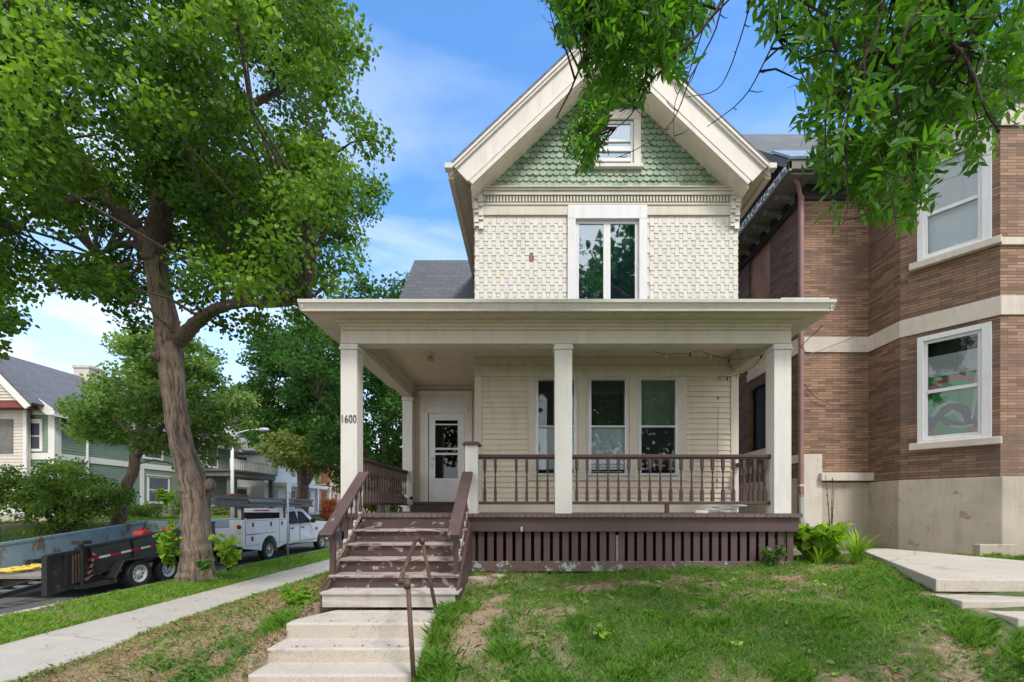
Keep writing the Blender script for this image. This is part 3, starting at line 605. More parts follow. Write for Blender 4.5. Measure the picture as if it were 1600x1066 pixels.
# upper window
def window_unit(parent, q, a, b, c, e, casing=.14, mull=False, rail=None, cm='white', gm='glassr', fw=.05, sill=.0, head=None, back='dark', cdepth=.03, panes=None):
    we = part_empty('window', parent); head = head or casing
    mb = MB(); slab(mb, q, a - casing, a, c - (0 if not sill else .0), e, -cdepth, 0); slab(mb, q, b, b + casing, c, e, -cdepth, 0); slab(mb, q, a - casing, b + casing, e, e + head, -cdepth - .003, 0)
    if sill: slab(mb, q, a - casing - .03, b + casing + .03, c - sill, c, -cdepth - .05, 0)
    mb.build('casing', cm, we, bevel=.004)
    mb = MB(); xs = [a, b] if not mull else [a, (a + b) / 2, b]
    for i in range(len(xs) - 1):
        u0, u1 = xs[i], xs[i + 1]
        slab(mb, q, u0, u0 + fw, c, e, .01, .06); slab(mb, q, u1 - fw, u1, c, e, .01, .06); slab(mb, q, u0 + fw, u1 - fw, e - fw, e, .01, .06); slab(mb, q, u0 + fw, u1 - fw, c, c + fw, .01, .06)
        if rail: slab(mb, q, u0 + fw, u1 - fw, rail - .025, rail + .025, .008, .06)
    mb.build('sash', 'white' if cm != 'cream' else cm, we, bevel=.003)
    for i in range(len(xs) - 1):
        u0, u1 = xs[i] + fw, xs[i + 1] - fw
        for (z0, z1) in (((c + fw, e - fw),) if not rail else ((c + fw, rail - .025), (rail + .025, e - fw))):
            mb = MB(); slab(mb, q, u0, u1, z0, z1, .03, .034); mb.build('pane', gm, we)
    if back:
        mb = MB(); slab(mb, q, a, b, c, e, .11, .118); mb.build('room_darkness', back, we)
    return we
qU = lambda u, z, k=0.: (u, YW + k, z)
window_unit(H, qU, uw[0], uw[1], uw[2], uw[3], .14, mull=True, fw=.062, head=.24, cdepth=.045, gm='glassr', back='teal')  # backing colour carries the teal reflection
wa = window_unit(H, qU, aw[0], aw[1], aw[2] + .02, aw[3], .125, rail=pz(219), cm='barge', fw=.05, sill=.06, head=.16, gm='glassr', back='blind')
mb = MB(); slab(mb, qU, aw[0] + .05, aw[1] - .05, pz(236), pz(229), .0, .03); slab(mb, qU, aw[0] + .05, aw[1] - .05, pz(252), pz(247), .0, .03); mb.build('sash_bar', 'white', wa)
# --- roof: two slopes, barge boards, soffits
YB = 7.68; YBK = 15.5; TH = .22; EX = 2.705
for sg in (-1, 1):
    e = (RX + sg * (EX + .02), RZ - SL * (EX + .02)); r_ = (RX, RZ)
    mb = MB(); mb.prism([r_, e, (e[0], e[1] - .05), (RX, RZ - .05)], YB - .04, YBK, 'y'); mb.build('roof_slope', 'roofy', H)
    mb = MB(); mb.prism([(RX, RZ - .06), (e[0], e[1] - .06), (e[0] - sg * .02, e[1] - .15), (RX, RZ - .20)], YB + .02, YBK - .05, 'y')
    mb.build('eave_soffit', 'soffit', H)
    # barge board: stacked layers, cut square to the slope at the foot
    d = Vector((sg, -SL)).normalized(); n = Vector((-sg * SL, -1)).normalized()
    if n.y > 0: n = -n
    mb = MB()
    Ltot = math.hypot(EX, SL * EX)
    for (k0, k1, y0, y1, ext) in ((.05, .085, YB - .055, YB + .05, .02), (.085, .125, YB - .035, YB + .05, .0), (.125, .40, YB, YB + .04, -.01), (.40, .425, YB - .02, YB + .05, -.02), (.425, .50, YB - .012, YB + .06, -.03)):
        top = Vector((RX, RZ)); f0 = k0 / abs(n.y); f1 = k1 / abs(n.y)
        A = Vector((RX, RZ - f0)); B = Vector((RX, RZ - f1)); L0 = Ltot + ext - .02
        foot0 = top + d * L0 + n * k0; foot1 = top + d * L0 + n * k1
        mb.prism([tuple(A), tuple(foot0), tuple(foot1), tuple(B)], y0, y1, 'y')
    mb.build('barge_board', 'barge', H)
    # boxed eave under the slope between barge and wall, running back
    mb = MB(); xw = XL if sg < 0 else XR; xo = RX + sg * (EX - .06); zo = RZ - SL * (EX - .06) - .12
    zi = RZ - SL * abs(xw - RX) - .26
    mb.prism([(xw, zi), (xo, zo - .02), (xo, zo - .08), (xw, zi - .06)], YB + .06, YBK - .1, 'y'); mb.build('soffit', 'soffit', H)
    mb = MB(); mb.box(min(xo + sg * .0, xo + sg * .10), max(xo, xo + sg * .10), YB + .06, YBK - .1, zo - .13, zo + .02); mb.build('eave_gutter', 'trim', H, bevel=.01)
    mb = MB(); mb.box(min(xo + sg * .01, xo + sg * .14), max(xo + sg * .01, xo + sg * .14), YB - .06, YB + .06, zo - .03, zo + .06); mb.build('eave_return', 'barge', H, bevel=.008)
    # soffit of the front overhang following the slope
    mb = MB(); mb.prism([(RX, RZ - .72), (RX + sg * 2.35, RZ - .72 - SL * 2.35), (RX + sg * 2.35, RZ - .66 - SL * 2.35), (RX, RZ - .66)], YB + .03, YW + .01, 'y'); mb.build('rake_soffit', 'soffit', H)
mb = MB(); mb.prism([(RX - .16, RZ - .35), (RX + .16, RZ - .35), (RX + .10, RZ + .10), (RX, RZ + .16), (RX - .10, RZ + .10)], YB - .08, YB, 'y'); mb.build('gable_finial', 'barge', H, bevel=.01)
# --- side and rear walls
mb = MB(); lap(mb, (XL, 15), (XL, YW + .01), -.6, 5.6, .11); lap(mb, (XR, YW + .01), (XR, 15), -.6, 5.6, .11); mb.build('side_siding', 'siding', H)
mb = MB(); mb.box(XL + .03, XR - .03, YW + .5, 15, -.95, 5.55); mb.prism([(XL + .05, 5.55), (XR - .05, 5.55), (XR - .05, 5.7), (RX, RZ - .4), (XL + .05, 5.7)], YW + .5, 15, 'y'); mb.build('house_core', 'dark', H)
# --- wing with the front door
YD = 9.95; SD = 71.46; dx = lambda p: (p - 826) / SD; dz = lambda p: (793 - p) / SD
XWL = -2.56
dh = (dx(669.4), dx(726.4), dz(786), dz(646.5))
mb = MB(); qD = wall(mb, (XWL, YD), (XL, YD), -.9, 4.1, [(dh[0] - XWL, dh[1] - XWL, dh[2], dh[3])], .1); mb.build('wing_sheathing', 'soffit', H)
mb = MB(); lap(mb, (XWL, YD), (XL, YD), -.02, 2.75, .1, [(dx(657) - XWL, dx(740) - XWL, -1, 2.52)], t=.022); lap(mb, (XWL, 16), (XWL, YD), -.6, 4.1, .11); mb.build('wing_siding', 'siding', H)
mb = MB(); slab(mb, qD, 0, XL - XWL, 2.56, 2.65, -.04, 0); slab(mb, qD, 0, .06, -.09, 2.56, -.03, 0); mb.build('wing_frieze', 'trim', H)
qd = lambda u, z, k=0.: (u, YD + k, z)
fd = part_empty('front_door', H)
mb = MB(); slab(mb, qd, dx(657), dh[0], dh[2] - .06, dz(615), -.045, 0); slab(mb, qd, dh[1], dx(738), dh[2] - .06, dz(615), -.045, 0)
slab(mb, qd, dh[0], dh[1], dh[3], dz(615), -.040, 0); slab(mb, qd, dx(654), dx(740), dz(615), dz(612), -.09, 0); slab(mb, qd, dx(663), dx(732), dz(637), dz(634.5), -.07, -.04)
slab(mb, qd, dx(663), dx(664.5), dz(644), dz(634.5), -.06, -.04); slab(mb, qd, dx(730.5), dx(732), dz(644), dz(634.5), -.06, -.04)
mb.prism([(YD - .045, dz(619)), (YD - .045, dz(615)), (YD - .09, dz(615))], dx(655), dx(739), 'x')
mb.build('door_casing', 'oldwhite', fd, bevel=.004)
gl = (dx(680), dx(715.3), dz(747.6), dz(657))
mb = MB()
for a, b, c, e in rects(dh[0] + .01, dh[1] - .01, dh[2], dh[3], [gl]): slab(mb, qd, a, b, c, e, -.012, .03)
slab(mb, qd, gl[0], gl[1], dz(664.5), dz(662.5), -.01, .02); slab(mb, qd, gl[0], gl[1], dz(703), dz(700), -.014, .02); slab(mb, qd, gl[0], gl[1], dz(711), dz(708), -.014, .02)
slab(mb, qd, dx(676), dx(719), dz(781), dz(779.5), -.018, -.012); slab(mb, qd, dx(676), dx(719), dz(757), dz(755.5), -.018, -.012); slab(mb, qd, dx(676), dx(677.3), dz(779.5), dz(757), -.018, -.012); slab(mb, qd, dx(717.7), dx(719), dz(779.5), dz(757), -.018, -.012)
mb.build('storm_door', 'white', fd)
mb = MB(); slab(mb, qd, gl[0], gl[1], gl[2], gl[3], .012, .016); mb.build('glass', 'doorglass', fd)
mb = MB(); slab(mb, qd, dh[0], dh[1], dh[2], dh[3], .09, .096); mb.build('inner_darkness', 'dark', fd)
mb = MB(); mb.tube([(dx(674.5), YD - .05, dz(717)), (dx(679), YD - .05, dz(717))], .011); mb.tube([(dx(675), YD - .012, dz(717)), (dx(675), YD - .055, dz(717))], .016); mb.tube([(dx(675), YD - .02, dz(724)), (dx(675), YD - .035, dz(730))], .012); mb.build('handle', 'alu', fd)
mb = MB(); mb.box(dx(648), XL - .01, 9.55, YD, -.09, .05); mb.box(dx(650), XL - .01, 9.7, YD, .055, .12); mb.build('door_step', 'brown', H, bevel=.006)
# wing roof, front slope and ridge
XRl = -2.95; mb = MB(); e0 = (9.7, 4.0); rd = (11.78, 6.40)
mb.prism([e0, rd, (14.0, 3.85), (13.95, 3.75), (11.78, 6.28), (9.75, 3.9)], XRl, XL + .3, 'x'); mb.build('wing_roof', 'roof', H)
mb = MB(); mb.prism([(9.95, 4.0), (11.78, 6.2), (13.6, 4.0)], XWL, XWL + .05, 'x'); mb.build('wing_gable', 'siding', H)
mb = MB(); mb.box(XRl + .02, XL, 9.7, 9.95, 3.85, 3.93); mb.build('wing_soffit', 'soffit', H)

# ============================================================ porch
ZF, ZC = -.09, 2.65
mb = MB()
def boards(mb, x0, x1, y0, y1, z0, z1, wdt=.083):
    x = x0
    while x < x1 - .005: xe = min(x + wdt - .006, x1); mb.box(x, xe, y0 + random.uniform(-.006, .006), y1, z0, z1 + random.uniform(-.002, .002)); x += wdt
boards(mb, -2.78, 3.87, 6.43, 8.05, ZF - .05, ZF); boards(mb, -2.78, XL, 8.05, 9.95, ZF - .05, ZF); mb.build('porch_floor', 'floor', H)
mb = MB()
for (x0, x1) in ((-2.76, -2.42), (-.86, 3.85)): mb.box(x0, x1, 6.48, 6.52, -.345, ZF - .055)
mb.box(3.81, 3.85, 6.522, 8.05, -.345, ZF - .055); mb.box(-2.76, -2.72, 6.522, 9.95, -.345, ZF - .055); mb.build('rim_board', 'brown_lit', H, bevel=.004)
mb = MB(); x = -.86
while x < 3.79: mb.box(x, x + .088 + random.uniform(-.003, .003), 6.535, 6.555, -.80, -.33); x += .1345
mb.build('skirt_slats', 'brown_lit', H); mb = MB(); y = 6.6
while y < 8: mb.box(3.78, 3.80, y, y + .088, -.8, -.33); y += .1345
mb.build('skirt_slats', 'brown_lit', H); mb = MB(); y = 6.6
while y < 9.9: mb.box(-2.74, -2.72, y, y + .088, -1.0, -.33) ; y += .1345
mb.build('skirt_slats', 'brown_lit', H)
mb = MB(); mb.box(-.93, 3.84, 6.50, 6.533, -.915, -.77); mb.box(3.805, 3.835, 6.54, 8.05, -.915, -.77); mb.box(-2.77, -2.742, 6.53, 9.95, -1.2, -.9); mb.build('skirt_rail', 'skirt_low', H, bevel=.004)
mb = MB(); mb.box(-2.6, 3.75, 6.95, 7.0, -1.1, -.15); mb.box(-.8, -.75, 6.58, 7, -1.1, -.15); mb.build('crawlspace_darkness', 'dark', H)  # dark sheet standing in for the shade behind the slats
mb = MB(); mb.box(1.26, 1.33, 6.56, 6.60, -.78, -.40); mb.build('loose_board', 'graywood', H)
mb = MB(); mb.tube([(-.10, 6.47, -.30), (-.10, 6.41, -.30)], .018); mb.tube([(-.10, 6.42, -.27), (-.10, 6.42, -.34)], .014); mb.build('garden_tap', 'alu', H)
# columns
def column(x0, x1, y0, y1, name='porch_column'):
    c = part_empty(name, H); mb = MB(); mb.box(x0, x1, y0, y1, ZF, 2.285); mb.build('shaft', 'column', c, bevel=.006)
    mb = MB(); mb.box(x0 - .02, x1 + .02, y0 - .02, y1 + .02, 2.285, 2.315); mb.box(x0 - .008, x1 + .008, y0 - .008, y1 + .008, 2.315, 2.365); mb.build('capital', 'column', c, bevel=.006); return c
c1 = column(-2.72, -2.48, 6.58, 6.82); column(.38, .63, 6.58, 6.82); column(3.55, 3.80, 6.58, 6.82); column(-2.69, -2.48, 9.7, 9.93)
# the house number
cu = bpy.data.curves.new('n', 'FONT'); cu.body = '1600'; cu.size = .165; cu.extrude = .004; cu.offset = -.002; cu.space_character = 1.05
ot = bpy.data.objects.new('n', cu); COL.objects.link(ot); bpy.context.view_layer.update()
me = bpy.data.meshes.new_from_object(ot.evaluated_get(bpy.context.evaluated_depsgraph_get())); bpy.data.objects.remove(ot)
me.transform(Matrix.Translation((-2.722, 6.572, 1.225)) @ Matrix.Rotation(R(90), 4, 'X') @ Matrix.Diagonal((.70, 1, 1, 1))); me.materials.clear(); me.materials.append(MT['black'])
on = bpy.data.objects.new('house_number', me); COL.objects.link(on); attach(on, c1)
npst = part_empty('newel_post', H); mb = MB(); mb.box(-.92, -.735, 6.58, 6.77, ZF, .90); mb.build('shaft', 'column', npst, bevel=.005)
mb = MB(); mb.box(-.955, -.70, 6.55, 6.80, .90, .93); mb.box(-.935, -.72, 6.57, 6.78, .93, .95); mb.build('cap', 'brown', npst, bevel=.006)
# beams, ceiling
mb = MB(); mb.box(-2.72, 3.80, 6.58, 6.80, 2.37, 2.56); mb.build('porch_beam', 'cream', H, bevel=.005)
mb = MB(); mb.box(-2.70, 3.78, 6.555, 6.78, 2.562, 2.60); mb.box(-2.72, 3.80, 6.54, 6.78, 2.602, 2.67); mb.build('beam_frieze', 'trim', H, bevel=.004)
mb = MB(); mb.box(-2.70, -2.50, 6.803, 9.95, 2.372, 2.558); mb.box(-2.73, -2.705, 6.6, 9.95, 2.565, 2.67); mb.box(-2.498, -2.46, 6.81, 9.9, 2.50, 2.645); mb.build('side_beam', 'cream', H, bevel=.004)
mb = MB(); mb.box(3.57, 3.78, 6.803, 8.05, 2.372, 2.558); mb.box(3.53, 3.568, 6.81, 8.0, 2.50, 2.645); mb.build('side_beam', 'cream', H, bevel=.004)
mb = MB(); x = -2.70
while x < 3.78:
    mb.box(x, min(x + .079, 3.78), 6.79, 8.05 if x > XL - .02 else 9.95, ZC + random.uniform(0, .002), ZC + .03); x += .081
mb.build('porch_ceiling', 'soffit', H)
# eave of the porch roof
EXL, EXR, EY = -3.13, 4.17, 6.18
mb = MB(); mb.box(EXL + .02, EXR - .02, EY + .02, 6.54, 2.68, 2.70); mb.box(EXL + .02, -2.72, 6.54, 10.2, 2.68, 2.70); mb.box(3.80, EXR - .02, 6.54, 8.4, 2.68, 2.70)
mb.box(EXL + .1, EXR - .1, EY + .09, EY + .12, 2.662, 2.68); mb.box(-2.8, 3.88, 6.47, 6.54, 2.645, 2.68); mb.build('porch_soffit', 'trim', H)
mb = MB(); x = EXL + .05
while x < EXR - .05: mb.box(x, x + .016, EY + .03, EY + .085, 2.668, 2.681); x += .032
mb.build('reeded_strip', 'trim', H)
gp = [(0, 0), (-.015, .03), (-.03, .06), (-.05, .075), (-.055, .115), (-.045, .12), (-.04, .085), (.0, .08)]
mb = MB(); mb.prism([(EY + .03 + a, 2.705 + b) for a, b in gp], EXL, EXR, 'x'); mb.build('gutter', 'column', H)
mb = MB(); mb.prism([(EXL + .06 + a, 2.705 + b) for a, b in gp], EY, 10.1, 'y'); mb.prism([(EXR - .06 - a, 2.705 + b) for a, b in gp], EY, 8.3, 'y'); mb.build('side_gutter', 'column', H)
mb = MB(); mb.box(EXL + .03, EXR - .03, EY + .03, EY + .10, 2.70, 2.79); mb.build('fascia', 'cream', H)
mb = MB(); mb.box(EXL + .13, EXR - .06, EY + .035, EY + .3, 2.828, 2.846); mb.box(3.45, 4.1, EY + .03, EY + .3, 2.848, 2.862); mb.build('drip_edge', 'white', H)
ri = 1.0; zr = 2.82
mb = MB()
A = (EXL + .08, EY + .08, zr); B = (EXR - .08, EY + .08, zr); C_ = (EXR - .08, 8.2, zr); Dd = (EXL + .08, 10.2, zr)
hx = .26; t1 = (XL, YW, zr + (YW - EY) * hx); t2 = (XR, YW, t1[2]); 
mb.add([A, B, t2, t1, C_, Dd, (XL, 10.2, t1[2]), (XR, 8.2, zr + .12)], [(0, 1, 2, 3), (0, 3, 6, 5), (1, 4, 7, 2)]); mb.build('porch_roof', 'roof', H)
mb = MB(); mb.box(XL - .01, XR + .01, YW - .035, YW - .026, 3.2, 3.50); mb.build('wall_flashing', 'white', H)

# railings
BAL = [(.0, .0)]
def baluster_mesh(h=.63):
    mb = MB(); s = .021
    mb.box(-s, s, -s, s, 0, h * .27); mb.box(-s, s, -s, s, h * .76, h)
    prof = [(.019, h * .27), (.012, h * .285), (.019, h * .30), (.019, h * .315), (.011, h * .33), (.015, h * .36), (.017, h * .45), (.011, h * .62), (.010, h * .66), (.018, h * .68), (.018, h * .69), (.010, h * .705), (.016, h * .725), (.019, h * .74), (.019, h * .76)]
    mb.lathe(prof, seg=8); return mb
_b = baluster_mesh().build('baluster', 'brown', None); bal_mesh = _b.data; bpy.data.objects.remove(_b)
def railing(a, b, spots, zt=.775, zb=.09, topw=.075, post=None, fancy=True):
    r = part_empty('porch_railing', H); a, b = Vector(a), Vector(b); d = (b - a)
    mb = MB(); mb.bar((a.x, a.y, zt - .02), (b.x, b.y, zt - .02), topw, .045); mb.bar((a.x, a.y, zt - .055), (b.x, b.y, zt - .055), .04, .025); mb.build('top_rail', 'brown', r, bevel=.005)
    mb = MB(); mb.bar((a.x, a.y, zb - .025), (b.x, b.y, zb - .025), .055, .045); mb.build('bottom_rail', 'brown', r, bevel=.005)
    if post:
        for p in post: mb = MB(); mb.box(p[0] - .028, p[0] + .028, p[1] - .028, p[1] + .028, ZF, zb - .048); mb.build('rail_block', 'brown', r)
    for (x, y) in spots:
        o = bpy.data.objects.new('baluster', bal_mesh); COL.objects.link(o); o.location = (x, y, zb); o.rotation_euler = (0, 0, R(random.uniform(-3, 3)))
        o.scale = (1, 1, (zt - .065 - zb) / .63); attach(o, r)
YR = 6.70; sr = lambda p: (p - 826) * YR / F
railing((-.735, YR), (.38, YR), [(sr(p), YR) for p in (757.5, 774, 806.7, 823, 839.5, 855.7)])
railing((.63, YR), (3.55, YR), [(sr(901 + k * 16.33), YR) for k in range(19)], post=[(sr(1042), YR)])
railing((-2.60, 6.82), (-2.60, 9.70), [(-2.60, 6.90 + k * .1435) for k in range(20)], post=[(-2.6, 8.1)])
railing((3.68, 6.82), (3.68, 8.05), [(3.68, 6.95 + k * .155) for k in range(7)])

# wooden stair
st = part_empty('wooden_stair', H)
tz = [-.296 - .002, -.469, -.64, -.81, -.965]; ty = [6.2, 5.95, 5.7, 5.45, 5.2]; yy = [6.43] + ty; zz = [ZF] + tz
for i in range(5):
    xl, xr = (-2.37, -.85) if i < 3 else ((-2.39, -.84) if i == 3 else (-2.375, -.80))
    mb = MB(); mb.box(xl, xr, ty[i] - .02, yy[i] + .02, tz[i] - .032, tz[i]); mb.build('tread', ['tread_p', 'tread', 'tread', 'tread', 'graywood'][i], st, bevel=.006)
for i in range(6):
    zb = (zz[i + 1]) if i < 5 else -1.14; y0 = yy[i] + .02 if i < 5 else ty[4]
    mb = MB(); mb.box(-2.36, -.84, y0, y0 + .02, zb, zz[i] - .034 if i else ZF - .055); mb.build('riser', 'riser' if i < 5 else 'graywood', st)
for x0 in (-2.385, -.845):
    mb = MB(); pts = [(6.5, ZF - .1), (6.5, -1.1), (5.22, -1.12), (5.22, -1.0), (5.47, -.85), (5.72, -.68), (5.97, -.51), (6.22, -.34)]
    mb.prism(pts, x0, x0 + .035, 'x'); mb.build('stringer', 'brown', st)
def stair_rail(x, pz_=True):
    r = part_empty('stair_railing', H); a = Vector((x, 6.56, .50)); b = Vector((x, 5.30, -.335))
    mb = MB(); mb.bar(a, b, .15, .042); mb.build('hand_rail', 'worn_rail', r, bevel=.006)
    mb = MB(); mb.bar(a - Vector((0, 0, .05)), b + Vector((0, .15, .05)), .04, .09); mb.build('rail_support', 'brown', r, bevel=.004)
    mb = MB(); mb.bar((x, 6.5, -.03), (x, 5.50, -.71), .05, .06); mb.build('lower_rail', 'tread_p', r, bevel=.004)
    mb = MB(); mb.box(x - .028, x + .028, 5.48, 5.54, -.81, -.20); mb.build('rail_post', 'brown', r)
    for k in range(5):
        y = 6.42 - k * .17; z0 = -.03 + (y - 6.5) * .68 + .02; z1 = .50 + (y - 6.56) * .663 - .08
        o = bpy.data.objects.new('baluster', bal_mesh); COL.objects.link(o); o.location = (x, y, z0); o.scale = (.9, .9, (z1 - z0) / .63); attach(o, r)
stair_rail(-2.37); stair_rail(-.88)
# porch lamp
lp = part_empty('ceiling_lamp', H); X_, Y_ = -1.68, 7.8
mb = MB(); mb.lathe([(.07, ZC), (.07, ZC - .02), (.03, ZC - .035), (.02, ZC - .06)][::-1], (X_, Y_, 0), 14); mb.build('ceiling_plate', 'trim', lp)
for sx in (-.03, .03):
    mb = MB(); mb.lathe([(.02, 0), (.032, -.03), (.036, -.06), (.026, -.09), (.008, -.105)][::-1], (X_ + sx, Y_, ZC - .055), 12); mb.build('bulb', 'bulb', lp, smooth=True)

# pipe handrail beside the concrete steps
ph = thing('pipe_handrail', 'rusty bent pipe handrail standing at the concrete steps', 'handrail', (-1, 4.3, -1.5))
A0, A1, B1, B0 = (-.965, 3.86, -1.62), (-1.04, 3.92, -.655), (-1.17, 5.0, -.36), (-1.0, 5.02, -1.25)
K0 = (-1.12, 3.96, -.64)
for a, b in ((A0, A1), (B1, B0)): mb = MB(); mb.tube([a, b], .021, 12); mb.build('post', 'rust', ph, smooth=True)
mb = MB(); mb.tube([K0, (-1.225, 4.95, -.345)], .021, 12); mb.tube([(-1.225, 4.95, -.345), B1], .021, 12); mb.tube([K0, A1], .021, 12); mb.build('rail', 'rust', ph, smooth=True)
for p, pa, pb in ((A1, (-1.045, 3.92, -.70), (-1.045, 3.92, -.63)), (K0, (-1.13, 3.94, -.645), (-1.09, 3.96, -.64)), (B1, (-1.17, 5, -.40), (-1.17, 5, -.335)), ((-1.225, 4.95, -.345),) + ((-1.225, 4.92, -.352), (-1.20, 4.97, -.342))):
    mb = MB(); mb.tube([pa, pb], .03, 12); mb.build('pipe_fitting', 'rust', ph, smooth=True)

# string of lights along the porch ceiling
sl = thing('string_lights', 'black wire of small bulbs looped under the porch ceiling on the right', 'string lights', (3, 7, 2.5))
pts = [P(1020, 549, 6.85), P(1055, 553, 6.9), P(1094, 547, 6.9), P(1122, 557, 6.9), P(1150, 561, 6.95), P(1180, 555, 6.9), P(1195, 551, 6.85), P(1178, 573, 7.1), P(1160, 584, 7.6), P(1146, 587, 7.95), P(1130, 588, 7.98), P(1122, 588, 7.99), P(1122, 640, 7.99), P(1121, 700, 7.99), P(1120, 780, 7.99)]
fine = []
for i in range(len(pts) - 1):
    a, b = Vector(pts[i]), Vector(pts[i + 1]); n = 5
    for k in range(n): t = k / n; p = a.lerp(b, t); p.z -= .02 * math.sin(math.pi * t) * (abs(a.x - b.x) > .1); fine.append(p)
mb = MB(); mb.tube(fine, .004, 5); mb.build('wire', 'black', sl)
for k in range(3, len(fine), 5):
    p = fine[k]; mb = MB(); mb.lathe([(.006, 0), (.012, -.015), (.014, -.04), (.004, -.06)][::-1], tuple(p), 7); mb.build('bulb', 'bulb' if k % 2 else 'black', sl)
sc_ = thing('security_camera', 'small white camera clipped to the far end of the left porch railing', 'camera', (-2.55, 9.5, .2))
mb = MB(); a, b = Vector(P(634, 775, 9.2)), Vector(P(641.5, 778, 9.0)); mb.tube([a, b], .034, 12); mb.build('camera_body', 'white', sc_, smooth=False)
mb = MB(); mb.tube([b, b + (b - a) * .25], .03, 12); mb.build('lens', 'black', sc_)
mb = MB(); mb.tube([a + (b - a) * .4, a + Vector((-.05, .1, -.03)), (-2.6, 9.3, a.z - .03)], .01, 6); mb.build('mount', 'black', sc_)
# stones and odds and ends
def stone(name, c, s, label, m='stone', seed=0):
    rr = random.Random(seed); mb = MB(); n = 9; pts = [(c[0] + math.cos(2 * math.pi * k / n) * s[0] * rr.uniform(.8, 1.1), c[1] + math.sin(2 * math.pi * k / n) * s[1] * rr.uniform(.8, 1.1)) for k in range(n)]
    mb.prism(pts, c[2], c[2] + s[2], 'z'); o = mb.build(name, m, None, bevel=min(.02, s[2] * .3)); tag(o, label, 'stone'); return o
stone('flat_stone', (-.70, 6.18, -1.0), (.16, .1, .06), 'larger flat stone lying at the foot of the porch skirt by the stair', seed=1)
stone('flat_stone', (-.42, 6.28, -.99), (.11, .09, .07), 'small reddish stone under the skirt rail, right of the larger flat stone', seed=2)
stone('flat_stone', (1.9, 6.35, -.965), (.12, .07, .04), 'thin stone tucked under the middle of the porch skirt', seed=4)
stone('flat_stone', (2.52, 6.62, ZF), (.10, .06, .045), 'pale cream stone lying on the porch floor edge', 'limestone', 5)
co = thing('coiled_cable', 'white cable coiled on the porch floor by the right side railing', 'cable', (3.3, 7.6, -.05))
mb = MB(); mb.tube([(3.0 + .16 * math.cos(t * .5) * (1 + .02 * t) + t * .014, 7.5 + .1 * math.sin(t * .5), -.07 + .004 * t) for t in range(30)], .012, 6); mb.build('cable', 'white', co)
# ============================================================ brick house on the right
B = thing('brick_house', 'brown roman brick house with limestone bands and angled bay window', 'house', (7, 9, -.8))
def bwall(name, p0, p1, z0, z1, holes, mt, tune=.12):
    mb = MB(); q = wall(mb, p0, p1, z0, z1, holes, tune); mb.build(name, mt, B); return q
XA, YA, XB, YB_, XC, YC = 5.49, 9.2, 6.87, 8.41, 7.68, 7.41
LC = math.hypot(XC - XB, YC - YB_)
wl, wu = (.24, 1.19, 1.15, 3.06), (.24, 1.19, 4.40, 6.20)
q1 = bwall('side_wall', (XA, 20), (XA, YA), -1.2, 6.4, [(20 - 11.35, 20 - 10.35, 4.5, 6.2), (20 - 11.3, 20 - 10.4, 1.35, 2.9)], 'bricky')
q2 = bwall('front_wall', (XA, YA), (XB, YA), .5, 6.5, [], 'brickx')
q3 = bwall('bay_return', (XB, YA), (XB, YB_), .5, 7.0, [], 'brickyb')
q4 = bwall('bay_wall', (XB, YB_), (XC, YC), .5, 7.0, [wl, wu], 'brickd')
q5 = bwall('bay_front', (XC, YC), (12, YC), .5, 7.0, [(1.2, 2.4, 1.15, 3.06)], 'brickx')
LS = 'limestone'
def ring(name, z0, z1, proud, mt, faces='2345', bev=.006):
    for q, L_, k in ((q1, 20 - YA, '1'), (q2, XB - XA, '2'), (q3, YA - YB_, '3'), (q4, LC, '4'), (q5, 12 - XC, '5')):
        if k in faces:
            mb = MB(); u0 = 0 if k != '1' else 20 - 11.4
            slab(mb, q, u0 - (proud * .4 if k in '45' else 0), L_ + (proud * (.45 if k in '34' else 0)) + (proud if k == '1' else 0), z0, z1, -proud, -.001 if k != '2' else 0.); mb.build(name, mt, B, bevel=bev)
ring('stone_band', 3.13, 3.44, .028, LS, '12345')
ring('foundation', -1.3, .5, .05, 'found', '2345')
mb = MB(); slab(mb, q1, 0, 20 - YA - .06, -1.3, .6, -.03, 0); mb.build('foundation', 'found', B)
ring('sill_course', 4.26, 4.38, .04, LS, '5')
ring('lintel_course', 6.20, 6.55, .03, LS, '45')
mb = MB(); slab(mb, q2, -.03, .40, -1.3, 1.07, -.075, -.051); slab(mb, q1, 20 - YA - .28, 20 - YA + .075, .90, 1.07, -.05, -.03); mb.build('corner_pier', LS, B, bevel=.01)
mb = MB(); slab(mb, q2, .33, XB - XA, .53, .69, -.16, .0); mb.build('water_table', LS, B, bevel=.01)
mb = MB(); slab(mb, q1, 20 - 11.4, 20 - 10.3, 1.2, 1.35, -.09, 0); mb.build('stone_sill', LS, B)
mb = MB(); slab(mb, q1, 20 - 11.33, 20 - 10.37, 4.52, 6.18, .05, .07); mb.build('boarded_window', 'board', B)
mb = MB(); slab(mb, q1, 20 - 11.3, 20 - 10.4, 1.35, 2.9, .08, .09); mb.build('side_window_pane', 'carglass', B)
